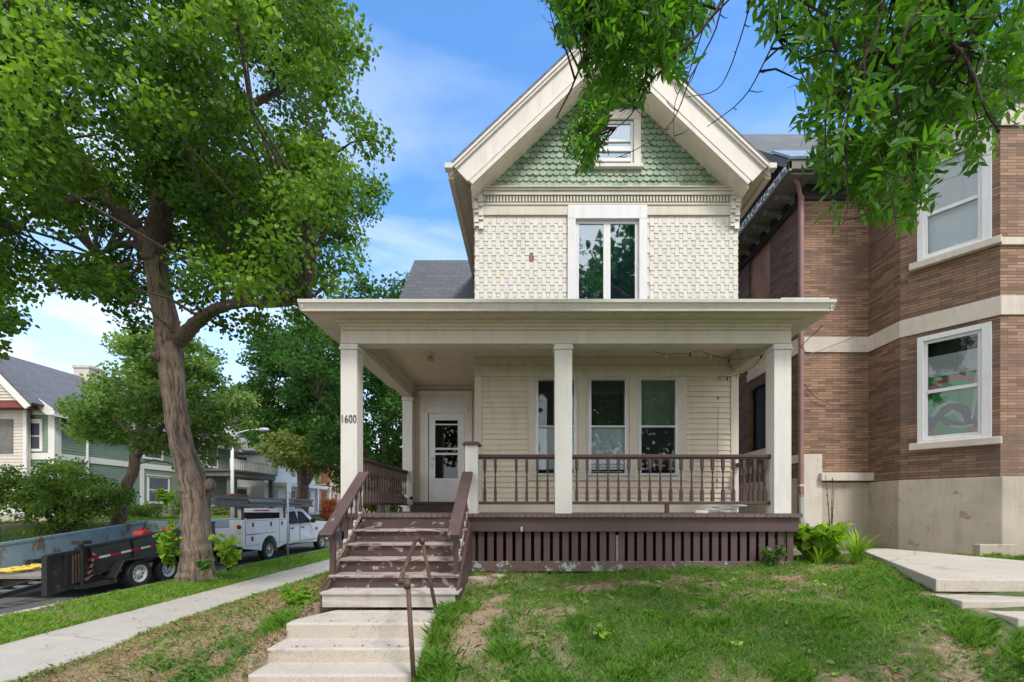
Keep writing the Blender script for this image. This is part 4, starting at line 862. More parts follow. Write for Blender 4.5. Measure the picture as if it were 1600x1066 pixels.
for (a, b, c, e), rail in ((wl, 2.06), (wu, 5.22)):
    w_ = part_empty('window', B)
    mb = MB(); slab(mb, q4, a, a + .09, c, e, -.02, .1); slab(mb, q4, b - .12, b, c, e, -.02, .1); slab(mb, q4, a + .09, b - .12, e - .09, e, -.02, .1); slab(mb, q4, a + .09, b - .12, c, c + .06, -.02, .1); mb.build('frame', 'white', w_, bevel=.006)
    mb = MB(); a2, b2, c2, e2 = a + .09, b - .12, c + .06, e - .09
    slab(mb, q4, a2, a2 + .05, c2, e2, .02, .08); slab(mb, q4, b2 - .05, b2, c2, e2, .02, .08); slab(mb, q4, a2 + .05, b2 - .05, e2 - .05, e2, .02, .08); slab(mb, q4, a2 + .05, b2 - .05, c2, c2 + .06, .02, .08); slab(mb, q4, a2 + .05, b2 - .05, rail - .03, rail + .03, .015, .08)
    mb.build('sash', 'white', w_, bevel=.004)
    for z0, z1 in ((c2 + .06, rail - .03), (rail + .03, e2 - .05)): mb = MB(); slab(mb, q4, a2 + .05, b2 - .05, z0, z1, .045, .049); mb.build('pane', 'glass', w_)
    mb = MB(); slab(mb, q4, a2, b2, c2, e2, .16, .165); mb.build('room_darkness', 'dark', w_)
    mb = MB(); slab(mb, q4, a - .10, b + .12, c - .12, c, -.11, 0); mb.build('sill', LS, w_, bevel=.01)
    if rail < 3:
        mb = MB(); u = a2 + .05
        for k in range(14): slab(mb, q4, u, b2 - .05, 2.32 + k * .026, 2.342 + k * .026, .06, .07)
        mb.build('blind', 'white', w_)
        # green painting with a red ring and a bent dark-and-pale figure
        pw = b2 - a2; u0 = a2 + .03; z0, z1 = c2, 2.48
        mb = MB(); slab(mb, q4, u0, b2 - .03, z0, z1, .095, .10); MT['pgreen'] = paint('painted_green', (0.01, 0.36, 0.05), (0.02, 0.42, 0.08), .7, 4); pic = mb.build('painting', 'pgreen', w_)
        MT['pred'] = paint('painted_red', (0.6, 0.07, 0.03), (0.5, 0.08, 0.04), .7, 5); MT['pdark'] = paint('painted_dark', (0.015, 0.012, 0.012), (0.03, 0.025, 0.025), .7, 5); MT['ppale'] = paint('painted_pale', (0.62, 0.6, 0.52), (0.5, 0.5, 0.42), .7, 6)
        mb = MB(); cx, cz = (u0 + b2) / 2 + .02, 1.72
        def strip(pts, widths, k):
            L2 = []; R2 = []
            for i in range(len(pts)):
                p = Vector(pts[i]); d = (Vector(pts[min(i + 1, len(pts) - 1)]) - Vector(pts[max(i - 1, 0)])).normalized(); n = Vector((-d.y, d.x)) * widths[i] / 2
                L2.append(p + n); R2.append(p - n)
            for i in range(len(pts) - 1):
                mb.add([q4(*[min(max(L2[i].x, u0), b2 - .03), L2[i].y], k), q4(min(max(L2[i + 1].x, u0), b2 - .03), L2[i + 1].y, k), q4(min(max(R2[i + 1].x, u0), b2 - .03), R2[i + 1].y, k), q4(min(max(R2[i].x, u0), b2 - .03), R2[i].y, k)], [(0, 1, 2, 3)])
        for rad in (.52,):
            strip([(cx + rad * math.cos(t) * .85, cz + .02 + rad * math.sin(t)) for t in np.linspace(0, 2 * math.pi, 40)], [.085] * 40, .092)
        mb.build('painted_ring', 'pred', w_)
        mb = MB(); strip([(u0 + .02, 1.36), (u0 + .08, 1.56), (u0 + .2, 1.70), (u0 + .35, 1.76), (u0 + .48, 1.68), (u0 + .55, 1.50), (u0 + .62, 1.42), (u0 + .72, 1.40)], [.10, .16, .17, .15, .15, .13, .1, .09], .089)
        strip([(u0 + .16, 1.64), (u0 + .27, 1.50), (u0 + .42, 1.42), (u0 + .56, 1.42)], [.1, .1, .09, .07], .088); mb.build('painted_figure', 'pdark', w_)
        mb = MB(); strip([(u0 + .07, 1.62), (u0 + .17, 1.78), (u0 + .3, 1.85), (u0 + .42, 1.80)], [.05, .06, .05, .03], .085); strip([(u0 + .24, 1.6), (u0 + .34, 1.67), (u0 + .42, 1.60), (u0 + .47, 1.48)], [.04, .06, .06, .04], .084)
        strip([(u0 + .58, 1.50), (u0 + .62, 1.85), (u0 + .66, 2.15), (u0 + .69, 2.3)], [.03, .05, .09, .11], .086); strip([(u0 + .30, 1.42), (u0 + .45, 1.38), (u0 + .6, 1.40)], [.03, .05, .04], .083); mb.build('painted_highlight', 'ppale', w_)
    else:
        mb = MB(); slab(mb, q4, a2, b2, rail + .02, e2, .10, .11); mb.build('blind', 'white', w_)
        mb = MB(); slab(mb, q4, a2, b2, c2, rail + .02, .13, .135); mb.build('curtain', 'blind', w_)
w_ = part_empty('window', B); mb = MB(); slab(mb, q5, 1.2, 2.4, 1.15, 3.06, .06, .08); mb.build('pane', 'carglass', w_)
# eaves, brackets, roof
mb = MB(); mb.box(5.03, 5.49, 8.75, 20, 6.402, 6.45); mb.box(5.03, XB, 8.75, 9.2, 6.502, 6.56); mb.build('soffit', 'rackgrey', B)
mb = MB(); slab(mb, q1, 0, 20 - YA + .02, 6.12, 6.398, -.05, -.001); slab(mb, q2, -.03, XB - XA, 6.2, 6.498, -.05, -.001); mb.build('frieze', 'black', B)
y = 9.3
while y < 15: mb = MB(); mb.prism([(5.08, 6.40), (5.49, 6.40), (5.49, 6.20), (5.40, 6.28), (5.12, 6.33)], y, y + .13, 'y'); mb.build('eave_bracket', 'rackgrey', B); y += .47
mb = MB(); mb.box(4.96, 5.03, 8.68, 20, 6.42, 6.62); mb.box(4.96, XB, 8.68, 8.75, 6.46, 6.66); mb.build('gutter', 'rackgrey', B, bevel=.01)
mb = MB(); y = 8.75
rr = random.Random(5)
while y < 16:
    L3 = rr.uniform(.05, .2); z = rr.uniform(6.46, 6.56); mb.box(4.952, 4.962, y, y + L3, z, z + rr.uniform(.02, .05)); mb.box(4.952, 4.962, y, y + .02, 6.45, 6.60); y += L3 + rr.uniform(.02, .07)
mb.build('peeled_gutter_paint', 'white', B)
mb = MB(); mb.prism([(8.68, 6.62), (12.5, 10.25), (16.3, 6.62), (16.3, 6.5), (12.5, 10.1), (8.75, 6.5)], 5.0, 12.5, 'x'); mb.build('roof', 'slate', B)
mb = MB(); mb.prism([(8.66, 6.63), (9.35, 7.29), (9.33, 7.32), (8.64, 6.67)], 4.98, 6.9, 'x'); MT['bluemetal'] = paint('faded_blue_flashing', (.17, .23, .29), (.26, .32, .37), .5, 5); mb.build('roof_flashing', 'bluemetal', B)
bay = [(XB, YA + .2), (XB, YB_), (XC, YC), (12, YC), (12, YA + .2)]
bo = [(XB - .3, YA + .2), (XB - .3, YB_ - .12), (XC - .12, YC - .32), (12, YC - .32), (12, YA + .2)]
mb = MB(); mb.prism(bo, 7.0, 7.08, 'z'); mb.prism([(a + .04 * (a < 10), b + .04 * (b < 9)) for a, b in bo], 7.082, 7.25, 'z'); mb.build('bay_cornice', 'offwhite', B, bevel=.01)
mb = MB(); n = len(bo); apex = (10, 11, 10.6); mb.add([(a - .02, b - .02, 7.26) for a, b in bo] + [apex], [(i, (i + 1) % n, n) for i in range(n)]); mb.build('bay_roof', 'slate', B)
mb = MB(); mb.box(5.6, 12, 9.3, 19, -1, 6.4); mb.box(7.0, 12, 8.6, 9.29, -1, 6.9); mb.build('house_core', 'dark', B)
dsp = part_empty('downspout', B); mb = MB(); mb.box(5.395, 5.47, 9.03, 9.12, .2, 6.2); mb.build('upper_pipe', 'pinkmetal', dsp, bevel=.01); mb = MB(); mb.tube([(5.43, 9.07, .25), (5.45, 9.07, -.75)], .045, 10); mb.box(5.38, 5.48, 9.02, 9.13, .42, .46); mb.build('lower_pipe', 'alu', dsp)
mb = MB(); mb.tube([(5.43, 9.07, 6.1), (5.3, 8.95, 6.35), (5.1, 8.85, 6.5)], .04, 8); mb.build('elbow', 'pinkmetal', dsp)
mb = MB(); mb.tube([(5.52, 9.15, 2.5), (5.75, 9.15, 2.22), (6.1, 9.15, 2.05), (6.5, 9.16, 2.06)], .006, 5); mb.tube([(4.2, 6.5, 2.6), (4.9, 8.2, 2.9), (5.6, 9.1, 3.05), (6.5, 9.1, 3.4)], .006, 5); mb.build('loose_wire', 'black', B)
blk_ = MB(); blk_.box(7.04, 7.64, 7.10, 7.22, -.80, -.58); tag(blk_.build('concrete_block', 'found', None, bevel=.01), 'small concrete kerb block in the grass at the foot of the brick house', 'block')

# ============================================================ houses across the street
def farwin(parent, q, a, b, c, e, cm='offwhite', rail=True, t=.12):
    w_ = part_empty('window', parent); mb = MB(); slab(mb, q, a - t, a, c - t, e + t, -.05, 0); slab(mb, q, b, b + t, c - t, e + t, -.05, 0); slab(mb, q, a, b, e, e + t, -.05, 0); slab(mb, q, a, b, c - t, c, -.05, 0)
    slab(mb, q, a - t - .05, b + t + .05, e + t, e + t + .06, -.1, 0)
    if rail: slab(mb, q, a, b, (c + e) / 2 - .03, (c + e) / 2 + .03, -.045, 0)
    mb.build('frame', cm, w_)
    mb = MB(); slab(mb, q, a, b, c, e, -.034, 0); mb.build('pane', 'farglass', w_)
G = thing('green_house', 'sage green clapboard house with pale trim and grey roof across the street', 'house', (-26, 28, -.7))
gX, g0, g1, gE = -22.3, 21.4, 34.8, 4.6
mb = MB(); lap(mb, (-30, g0), (gX, g0), -.1, gE, .13, t=.02); lap(mb, (gX, g0), (gX, g1), -.1, gE, .13, t=.02); mb.build('clapboard_wall', 'greenwall', G)
qa = wall(MB(), (-30, g0), (gX, g0), 0, 1); qb = wall(MB(), (gX, g0), (gX, g1), 0, 1); U = lambda x: x + 30; Vv = lambda y: y - g0
mb = MB(); mb.box(-29.98, gX - .02, g0 + .02, g1, -1.2, gE); mb.build('house_core', 'greenwall', G)
mb = MB(); slab(mb, qa, 0, 7.7, -1.0, -.12, -.05, 0); slab(mb, qb, -.05, g1 - g0, -1.0, -.12, -.05, -.001); mb.build('stone_base', 'stonebase', G)
mb = MB(); slab(mb, qa, 0, 7.7, -.12, .1, -.06, 0); slab(mb, qb, 0, 13.4, -.12, .1, -.06, 0); slab(mb, qb, 0, 13.4, 2.25, 2.55, -.05, 0); slab(mb, qa, 0, 7.7, 2.25, 2.55, -.05, 0); slab(mb, qa, 7.45, 7.75, .1, gE, -.045, 0); slab(mb, qb, -.04, .28, .1, gE, -.045, 0); slab(mb, qb, 4.7, 4.95, .1, 2.25, -.045, 0); slab(mb, qb, 9.4, 9.7, .1, gE, -.045, 0); slab(mb, qa, 3, 7.7, 4.35, 4.6, -.05, 0); mb.build('trim_board', 'offwhite', G)
mb = MB(); mb.prism([(-29.7, 4.6), (gX, 4.6), (-26, 7.0)], g0 + .01, g0 + .06, 'y'); mb.build('gable_shingles', 'redshingle', G)
for (a, b, c, e) in ((-23.55, -22.95, 2.75, 3.95), (-23.9, -23.35, 4.75, 5.15)): farwin(G, qa, U(a), U(b), c, e)
farwin(G, qa, U(-24.2), U(-23.2), .6, 1.7)
for (a, b, c, e) in ((26.7, 28.1, .35, 1.75), (23.5, 24.4, .3, 1.0), (26.4, 27.6, 2.95, 3.9), (29.7, 30.6, 2.9, 4.2), (31.6, 32.5, 2.9, 4.2)): farwin(G, qb, Vv(a), Vv(b), c, e)
mb = MB(); mb.prism([(-21.95, 4.45), (-26, 7.6), (-30.3, 4.45), (-30.3, 4.3), (-26, 7.4), (-21.95, 4.3)], g0 - .35, g1 + .3, 'y'); mb.build('roof', 'roofy', G)
mb = MB(); mb.prism([(-21.9, 4.28), (-22.25, 4.28), (-26, 7.25), (-26, 7.45), (-21.9, 4.5)], g0 - .40, g0 - .355, 'y'); mb.box(-22.0, -21.9, g0 - .35, g1, 4.22, 4.4); mb.build('barge_board', 'offwhite', G)
mb = MB(); mb.box(-26.4, -25.5, 26.4, 27.4, 6.6, 8.1); mb.box(-26.45, -25.45, 26.35, 27.45, 8.1, 8.25); mb.build('chimney', 'limestone', G)
mb = MB(); mb.tube([(-22.1, 22.9, 4.3), (-22.2, 22.9, 4.1), (-22.2, 22.9, 0)], .06, 6); mb.build('downspout', 'offwhite', G)
mb = MB(); mb.box(-22.29, -20.3, 31.0, 36.5, 2.15, 2.5); mb.box(-22.3, -20.2, 30.9, 36.6, 2.5, 2.62); mb.build('porch_roof', 'rackgrey', G)
for y in (31.2, 36.2): mb = MB(); mb.box(-20.7, -20.4, y, y + .3, -.9, 2.15); mb.build('porch_post', 'rackgrey', G)
mb = MB(); mb.box(-20.35, -20.3, 31, 36.5, 3.25, 3.35)
for k in range(28): mb.box(-20.35, -20.3, 31 + k * .2, 31.07 + k * .2, 2.62, 3.25)
mb.build('balcony_railing', 'offwhite', G)
mb = MB(); mb.box(-22.29, -20.3, 31, 36.5, -1.2, -.2); mb.build('porch_base', 'stonebase', G)

K = thing('beige_house', 'beige clapboard house corner with grey roof edge at the far left', 'house', (-22, 18, -.7))
kX, k0 = -23.3, 21.12
mb = MB(); lap(mb, (-30, k0), (kX, k0), -.15, 4.9, .15, t=.022); mb.build('clapboard_wall', 'beigewall', K)
mb = MB(); mb.box(-30, kX, k0 + .02, 21.3, -1.2, 4.5); mb.build('house_core', 'beigewall', K)
qk = wall(MB(), (-30, k0), (kX, k0), 0, 1)
mb = MB(); slab(mb, qk, 6.58, 6.74, -.15, 4.7, -.05, .02); slab(mb, qk, 0, 6.7, -.3, -.02, -.06, 0); mb.build('trim_board', 'white', K)
mb = MB(); slab(mb, qk, 0, 6.7, -1.2, -.3, -.03, 0); mb.build('foundation', 'stonebase', K)
mb = MB(); mb.box(-30, kX + .65, k0 - .55, k0 - .02, 4.52, 4.62); mb.box(-30, kX + .65, k0 - .5, k0, 4.62, 4.85); mb.build('pent_ledge', 'redshingle', K)
mb = MB(); mb.prism([(-30, 4.85), (kX + .2, 4.85), (-30, 12.2)], k0 - .5, k0 - .45, 'y'); mb.build('gable_siding', 'beigewall', K)
mb = MB(); z = 4.85
while z < 11: mb.box(-30, kX + .2 - (z - 4.85) * .94, k0 - .53, k0 - .5, z, z + .02); z += .14
mb.build('gable_lap_edge', 'offwhite', K)
mb = MB(); mb.prism([(kX + .85, 4.6), (kX + .6, 4.45), (-30, 11.9), (-30, 12.4)], k0 - .62, k0 - .54, 'y'); mb.build('barge_board', 'offwhite', K)
mb = MB(); mb.prism([(kX + .9, 4.64), (-30, 12.5), (-30, 12.65), (kX + .97, 4.72)], k0 - .65, k0 - .1, 'y'); mb.build('roof', 'roofy', K)
mb = MB(); slab(mb, qk, 5.3, 6.1, 2.5, 4.1, -.04, 0); mb.build('window_shutter', 'rackgrey', K)

def plain_house(name, label, x0, x1, y0, y1, zt, m, zg=-.9, roof=True, wins_x=(), floors=((.1, 1.5), (2.8, 4.1)), trim='offwhite', porch=False):
    h = thing(name, label, 'house', ((x0 + x1) / 2, (y0 + y1) / 2, zg))
    mb = MB(); mb.box(x0, x1, y0, y1, zg - .5, zt); mb.build('wall', m, h)
    if roof: mb = MB(); mb.prism([(x1 + .4, zt - .2), ((x0 + x1) / 2, zt + 3), (x0 - .4, zt - .2)], y0 - .3, y1 + .3, 'y'); mb.build('roof', 'roofy', h); mb = MB(); mb.prism([(x1 + .1, zt), ((x0 + x1) / 2, zt + 2.7), (x0, zt)], y0 - .31, y0 - .34, 'y'); mb.build('gable', m, h)
    qs = wall(MB(), (x1, y0), (x1, y1), 0, 1); qf = wall(MB(), (x0, y0), (x1, y0), 0, 1)
    mb = MB()
    for (c, e) in floors: slab(mb, qs, 0, y1 - y0, c - .45, c - .3, -.05, 0); slab(mb, qf, 0, x1 - x0, c - .45, c - .3, -.05, 0)
    mb.build('belt_course', trim, h)
    for (c, e) in floors:
        n = max(2, int((y1 - y0) / 2.6))
        for k in range(n): u = (k + .5) * (y1 - y0) / n; farwin(h, qs, u - .45, u + .45, c, e, trim)
        n = max(2, int((x1 - x0) / 2.8))
        for k in range(n): u = (k + .5) * (x1 - x0) / n; farwin(h, qf, u - .45, u + .45, c, e, trim)
    if porch:
        mb = MB(); mb.box(x1 + .0, x1 + 1.9, y0 + .2, y1 - .2, 1.75, 2.05); mb.build('porch_roof', trim, h); mb = MB(); mb.box(x1, x1 + 1.9, y0 + .2, y1 - .2, zg - .4, -.5); mb.build('porch_base', m, h)
        for k in range(4): yy_ = y0 + .4 + k * (y1 - y0 - 1.1) / 3; mb = MB(); mb.box(x1 + 1.5, x1 + 1.8, yy_, yy_ + .3, -.5, 1.75); mb.build('porch_post', trim, h)
    return h
plain_house('white_house', 'white porch-fronted house beyond the green one', -29, -21.6, 37.2, 46, 4.6, 'offwhite', porch=True)
plain_house('brick_row_house', 'orange brick house with pale window frames beyond the white one', -30, -21.0, 48, 60, 5.2, 'redbrick', porch=False)
plain_house('brick_row_house', 'second brick house further down the street, partly behind the tree', -31, -21.6, 62, 72, 5.2, 'redbrick', porch=True)
plain_house('stucco_house', 'pale two-storey building closing the end of the street', -20, 3, 86, 96, 5.0, 'limestone')
plain_house('garage_building', 'low pale garage wall seen under the left porch railing', -13.8, -7, 40, 48, .8, 'beigewall', zg=-1.9, roof=False, floors=((-1.2, .1),))
# low wall edge on the far lots
mb = MB(); y = 14.0
while y < 24: mb.box(-18.6, -18.35, y, y + 1.18, -1.1, -.62); y += 1.2
tag(mb.build('garden_edging', 'stone', None, bevel=.02), 'low brown edging along the raised lot across the street', 'edging')

# ============================================================ street furniture
lampp = thing('street_lamp', 'white street lamp with one curved arm', 'street lamp', (-16.8, 25.8, -1.85))
mb = MB(); mb.tube([(-16.8, 25.8, -1.85), (-16.8, 25.8, 4.1)], [.11, .075], 12); mb.build('pole', 'white', lampp, smooth=True)
mb = MB(); mb.tube([(-16.8, 25.8, 3.6), (-16.75, 25.8, 3.95), (-16.4, 25.8, 4.25), (-15.8, 25.8, 4.4), (-15.3, 25.8, 4.42)], .04, 8); mb.build('arm', 'white', lampp, smooth=True)
mb = MB(); mb.lathe([(.03, -.35), (.10, -.25), (.13, 0), (.10, .22), (.04, .3)], (-15.0, 25.8, 4.40), 12, 'x'); mb.build('lamp_head', 'pole', lampp, smooth=True)
mb = MB(); mb.lathe([(.16, -1.85), (.16, -1.6), (.11, -1.5)], (-16.8, 25.8, 0), 12); mb.build('base', 'pole', lampp)
sp_ = thing('sign_pole', 'thin grey parking sign pole in the grass verge in front of the white truck', 'sign', (-8.7, 16.45, -1.85))
mb = MB(); mb.tube([(-8.7, 16.45, -1.85), (-8.7, 16.45, 1.25)], .032, 10); mb.build('pole', 'pole', sp_, smooth=True)
mb = MB(); mb.box(-8.66, -8.655, 16.3, 16.6, .55, 1.2); mb.build('sign_plate', 'white', sp_)

# ============================================================ utility truck
T = thing('utility_truck', 'white crew cab service truck with ladder rack parked at the kerb', 'truck', (-10.9, 18, -2.0))
XN, XF = -9.78, -11.85; ZR = -2.0
def tz_(z): return ZR + z
def wheel(parent, x, y, r, wdt, side, name='wheel', rm='chrome'):
    w_ = part_empty(name, parent); mb = MB(); h = wdt / 2
    mb.lathe([(r * .60, -h), (r * .93, -h), (r, -h * .7), (r, h * .7), (r * .93, h), (r * .60, h)], (x, y, ZR + r), 26, 'x', cap=False)
    for k in range(26):
        a = 2 * math.pi * k / 26; cy, cz = y + math.cos(a) * r * .99, ZR + r + math.sin(a) * r * .99
        mb.box(x - h * .8, x + h * .8, cy - .015, cy + .015, cz - .015, cz + .015)
    mb.build('tyre', 'rubber', w_)
    mb = MB(); o = side * h
    mb.lathe([(r * .61, o * .6), (r * .61, o * 1.02), (r * .54, o * .98), (r * .50, o * .5), (r * .2, o * .45), (r * .18, o * .9), (r * .1, o * .95)][::1], (x, y, ZR + r), 22, 'x'); mb.build('rim', rm, w_)
    mb = MB()
    for k in range(8): a = 2 * math.pi * k / 8; mb.lathe([(.026, o * .50), (.026, o * .60)], (x, y + math.cos(a) * r * .36, ZR + r + math.sin(a) * r * .36), 8, 'x')
    mb.build('rim_hole', 'black', w_)
# near and far sides of the service body
yb0, yb1 = 15.6, 18.35; WY0, WY1 = 17.2, 21.55
def arch(yc, r, z0, n=12): return [(yc + r * math.cos(t), ZR + .42 + r * math.sin(t)) for t in np.linspace(0, math.pi, n)]
side = [(yb0, tz_(.58)), (yb0, tz_(1.57)), (yb1, tz_(1.57)), (yb1, tz_(.55))] + [(a, b) for a, b in arch(WY0, .52, 0)]
for xa, xb in ((XN - .48, XN), (XF, XF + .48)):
    mb = MB(); mb.prism(side, xa, xb, 'x'); mb.build('service_box', 'truck', T, bevel=.012)
mb = MB(); mb.box(XF + .48, XN - .48, yb0 + .03, yb1, tz_(.75), tz_(.85)); mb.box(XF + .48, XN - .48, yb1 - .05, yb1, tz_(.85), tz_(1.5)); mb.build('bed', 'rackgrey', T)
mb = MB(); mb.box(XF + .48, XN - .48, yb0, yb0 + .05, tz_(.72), tz_(1.28)); mb.build('tailgate', 'truck', T, bevel=.01)
mb = MB(); mb.box(-11.05, -10.75, yb0 - .01, yb0, tz_(1.12), tz_(1.18)); mb.build('tailgate_handle', 'black', T)
mb = MB(); mb.box(XF + .02, XN - .02, yb0 - .16, yb0, tz_(.5), tz_(.66)); mb.build('bumper', 'black', T, bevel=.02)
# compartment doors, latches
for (a, b, c, e) in ((15.72, 17.55, 1.06, 1.52), (15.72, 16.55, .66, 1.03), (17.85, 18.3, .62, 1.52)):
    d_ = part_empty('compartment_door', T); mb = MB(); mb.box(XN, XN + .012, a, b, tz_(c), tz_(e)); mb.build('panel', 'truck', d_, bevel=.008)
    mb = MB()
    for yy_ in ((a + .35, b - .35) if b - a > 1 else ((a + b) / 2 - .1,)): mb.box(XN + .012, XN + .026, yy_, yy_ + .10, tz_(e - .22), tz_(e - .06))
    mb.build('latch', 'black', d_)
    mb = MB(); mb.box(XN, XN + .004, a - .012, b + .012, tz_(c) - .012, tz_(e) + .012); mb.build('seam', 'dark', d_)
for z, m in ((1.32, 'redlamp'), (1.14, 'rim')):
    mb = MB(); mb.lathe([(.075, -.02), (.075, .02)], (XN - .14, yb0, tz_(z)), 16, 'y'); mb.build('tail_lamp', m, T)
# cab and bonnet
cab = [(18.4, .52), (18.4, 1.25), (18.42, 1.9), (18.6, 1.96), (19.9, 1.96), (20.15, 1.93), (20.85, 1.40), (22.35, 1.30), (22.55, 1.15), (22.6, .62), (22.1, .55)]
cab_ = [(a, tz_(b)) for a, b in cab] ; ar = [(WY1 + .5 * math.cos(t), ZR + .42 + .5 * math.sin(t)) for t in np.linspace(0, math.pi, 12)]
mb = MB(); pts = cab_[:-1] + ar
n = len(pts); vs = []
for xs in (XN, XF):
    for (a, b) in pts:
        ins = max(0, (b - tz_(1.28))) * .30; vs.append((xs - ins if xs == XN else xs + ins, a, b))
mb.add(vs, [tuple(range(n)), tuple(range(2 * n - 1, n - 1, -1))] + [(i + n, (i + 1) % n + n, (i + 1) % n, i) for i in range(n)]); mb.build('cab', 'truck', T, bevel=.03)
def side_panel(name, pts, m, parent=T, off=.012):
    mb = MB(); n = len(pts); f = lambda a, b, o: (XN - max(0, b - 1.28) * .30 + o, a, tz_(b))
    mb.add([f(a, b, off) for a, b in pts] + [f(a, b, -.01) for a, b in pts], [tuple(range(n)), tuple(range(2 * n - 1, n - 1, -1))] + [(i + n, (i + 1) % n + n, (i + 1) % n, i) for i in range(n)]); return mb.build(name, m, parent)
for (a, b, win) in ((18.62, 19.42, [(18.68, 1.32), (18.70, 1.82), (19.36, 1.84), (19.38, 1.32)]), (19.46, 20.55, [(19.52, 1.32), (19.53, 1.84), (19.95, 1.82), (20.5, 1.36)])):
    d_ = part_empty('door', T); side_panel('seam', [(a, .6), (a, 1.28), (a + .012, 1.28), (a + .012, .6)], 'dark', d_, .004); side_panel('door_window', win, 'carglass', d_)
    side_panel('door_handle', [(a + .12, 1.12), (a + .12, 1.17), (a + .34, 1.17), (a + .34, 1.12)], 'black', d_, .03)
side_panel('rocker_trim', [(18.5, .52), (18.5, .6), (20.9, .62), (20.9, .54)], 'alu', T)
side_panel('badge', [(20.9, 1.0), (20.9, 1.1), (21.1, 1.1), (21.1, 1.0)], 'rackgrey', T)
mb = MB(); mb.box(XF + .3, XN - .3, 18.385, 18.398, tz_(1.36), tz_(1.8)); mb.build('rear_window', 'carglass', T)
mb = MB(); mb.box(-11.1, -10.5, 18.37, 18.40, tz_(1.86), tz_(1.91)); mb.build('brake_lamp', 'redlamp', T)
mb = MB(); mb.box(XN + .02, XN + .22, 20.35, 20.45, tz_(1.32), tz_(1.5)); mb.build('wing_mirror', 'black', T, bevel=.02)
mb = MB(); mb.box(XF + .2, XN - .2, 16.0, 22.2, tz_(.42), tz_(.58)); mb.build('chassis', 'black', T)
mb = MB(); mb.box(XF + .1, XN - .1, 22.6, 22.75, tz_(.45), tz_(.7)); mb.build('front_bumper', 'chrome', T, bevel=.02)
for yy_ in (WY0, WY1):
    for x, s in ((XN - .12, 1), (XF + .12, -1)): wheel(T, x, yy_, .40, .24, s)
rk = part_empty('ladder_rack', T)
for yy_ in (15.62, 18.3):
    for x in (XN - .06, XF + .06): mb = MB(); mb.box(x - .03, x + .03, yy_, yy_ + .07, tz_(.65 if yy_ < 16 and x > -10.5 else 1.57), tz_(2.28)); mb.build('rack_post', 'black', rk)
mb = MB(); mb.box(XF, XN, 15.62, 15.69, tz_(2.0), tz_(2.06)); mb.box(XF, XN, 18.3, 18.37, tz_(2.0), tz_(2.06)); mb.build('cross_bar', 'black', rk)
ld = thing('extension_ladder', 'long grey extension ladder lying on edge on the white truck rack', 'ladder', (-9.9, 17.5, 0))
mb = MB(); mb.box(-9.78, -9.73, 14.2, 20.6, tz_(2.28), tz_(2.36)); mb.box(-9.78, -9.73, 14.2, 20.6, tz_(2.02), tz_(2.09))
mb.build('ladder_rail', 'rackgrey', ld)
mb = MB(); mb.box(-9.80, -9.785, 14.2, 15.9, tz_(2.04), tz_(2.34)); mb.box(-9.80, -9.785, 18.9, 20.6, tz_(2.04), tz_(2.34)); mb.tube([(-9.79, 15.9, tz_(2.17)), (-9.79, 19.6, tz_(2.17))], .06, 8); mb.build('ladder_side', 'rackgrey', ld)
mb = MB()
for k in range(18): mb.box(-10.2, -9.78, 14.4 + k * .34, 14.44 + k * .34, tz_(2.05), tz_(2.08))
mb.box(-10.25, -10.2, 14.2, 20.6, tz_(2.02), tz_(2.3)); mb.build('rung', 'alu', ld)
rc = MB(); rc.box(-10.6, -9.75, 15.5, 15.9, tz_(2.37), tz_(2.42)); rc.box(-10.2, -9.85, 15.55, 15.85, tz_(2.42), tz_(2.47)); tag(rc.build('red_plank', 'redshingle', None, bevel=.01), 'faded red board tied on top of the ladder rack', 'board')

# ============================================================ dump trailer
D_ = thing('dump_trailer', 'open black dump trailer with faded blue inside and rusty open gate', 'trailer', (-10.8, 12, -2.0))
XN2, XF2 = -9.78, -11.95; y0, y1 = 9.92, 14.25; til = R(5.6)
def tp(y, z): # point in the tilted bed: y along the floor from the rear hinge, z above it
    return (y0 + y * math.cos(til) - z * math.sin(til), -1.50 + y * math.sin(til) + z * math.cos(til))
def bedprism(name, ya, yb, za, zb, xa, xb, m, **k):
    mb = MB(); mb.prism([tp(ya, za), tp(yb, za), tp(yb, zb), tp(ya, zb)], xa, xb, 'x'); return mb.build(name, m, D_, **k)
LB = 4.35
bedprism('bed_floor', 0, LB, -.06, 0, XF2 + .06, XN2 - .06, 'bedfloor')
bedprism('near_side', 0, LB, -.06, .58, XN2 - .05, XN2, 'black', bevel=.01)
bedprism('top_rail', 0, LB, .581, .64, XN2 - .07, XN2 + .02, 'black', bevel=.01)
bedprism('far_side', -1.0 + 1.0, LB, 0, .60, XF2, XF2 + .05, 'bluebed')
bedprism('far_top_rail', 0, LB, .601, .66, XF2 - .02, XF2 + .07, 'bluebed')
bedprism('front_panel', LB - .05, LB, 0, .66, XF2 + .05, XN2 - .05, 'bluebed')
for k in range(4): bedprism('side_rib', .25 + k * 1.1, .35 + k * 1.1, -.06, .57, XN2, XN2 + .04, 'black')
for k in range(14):
    bedprism('reflective_tape', .15 + k * .28, .43 + k * .28, .30, .35, XN2 + .042, XN2 + .046, 'redlamp' if k % 2 == 0 else 'rim')
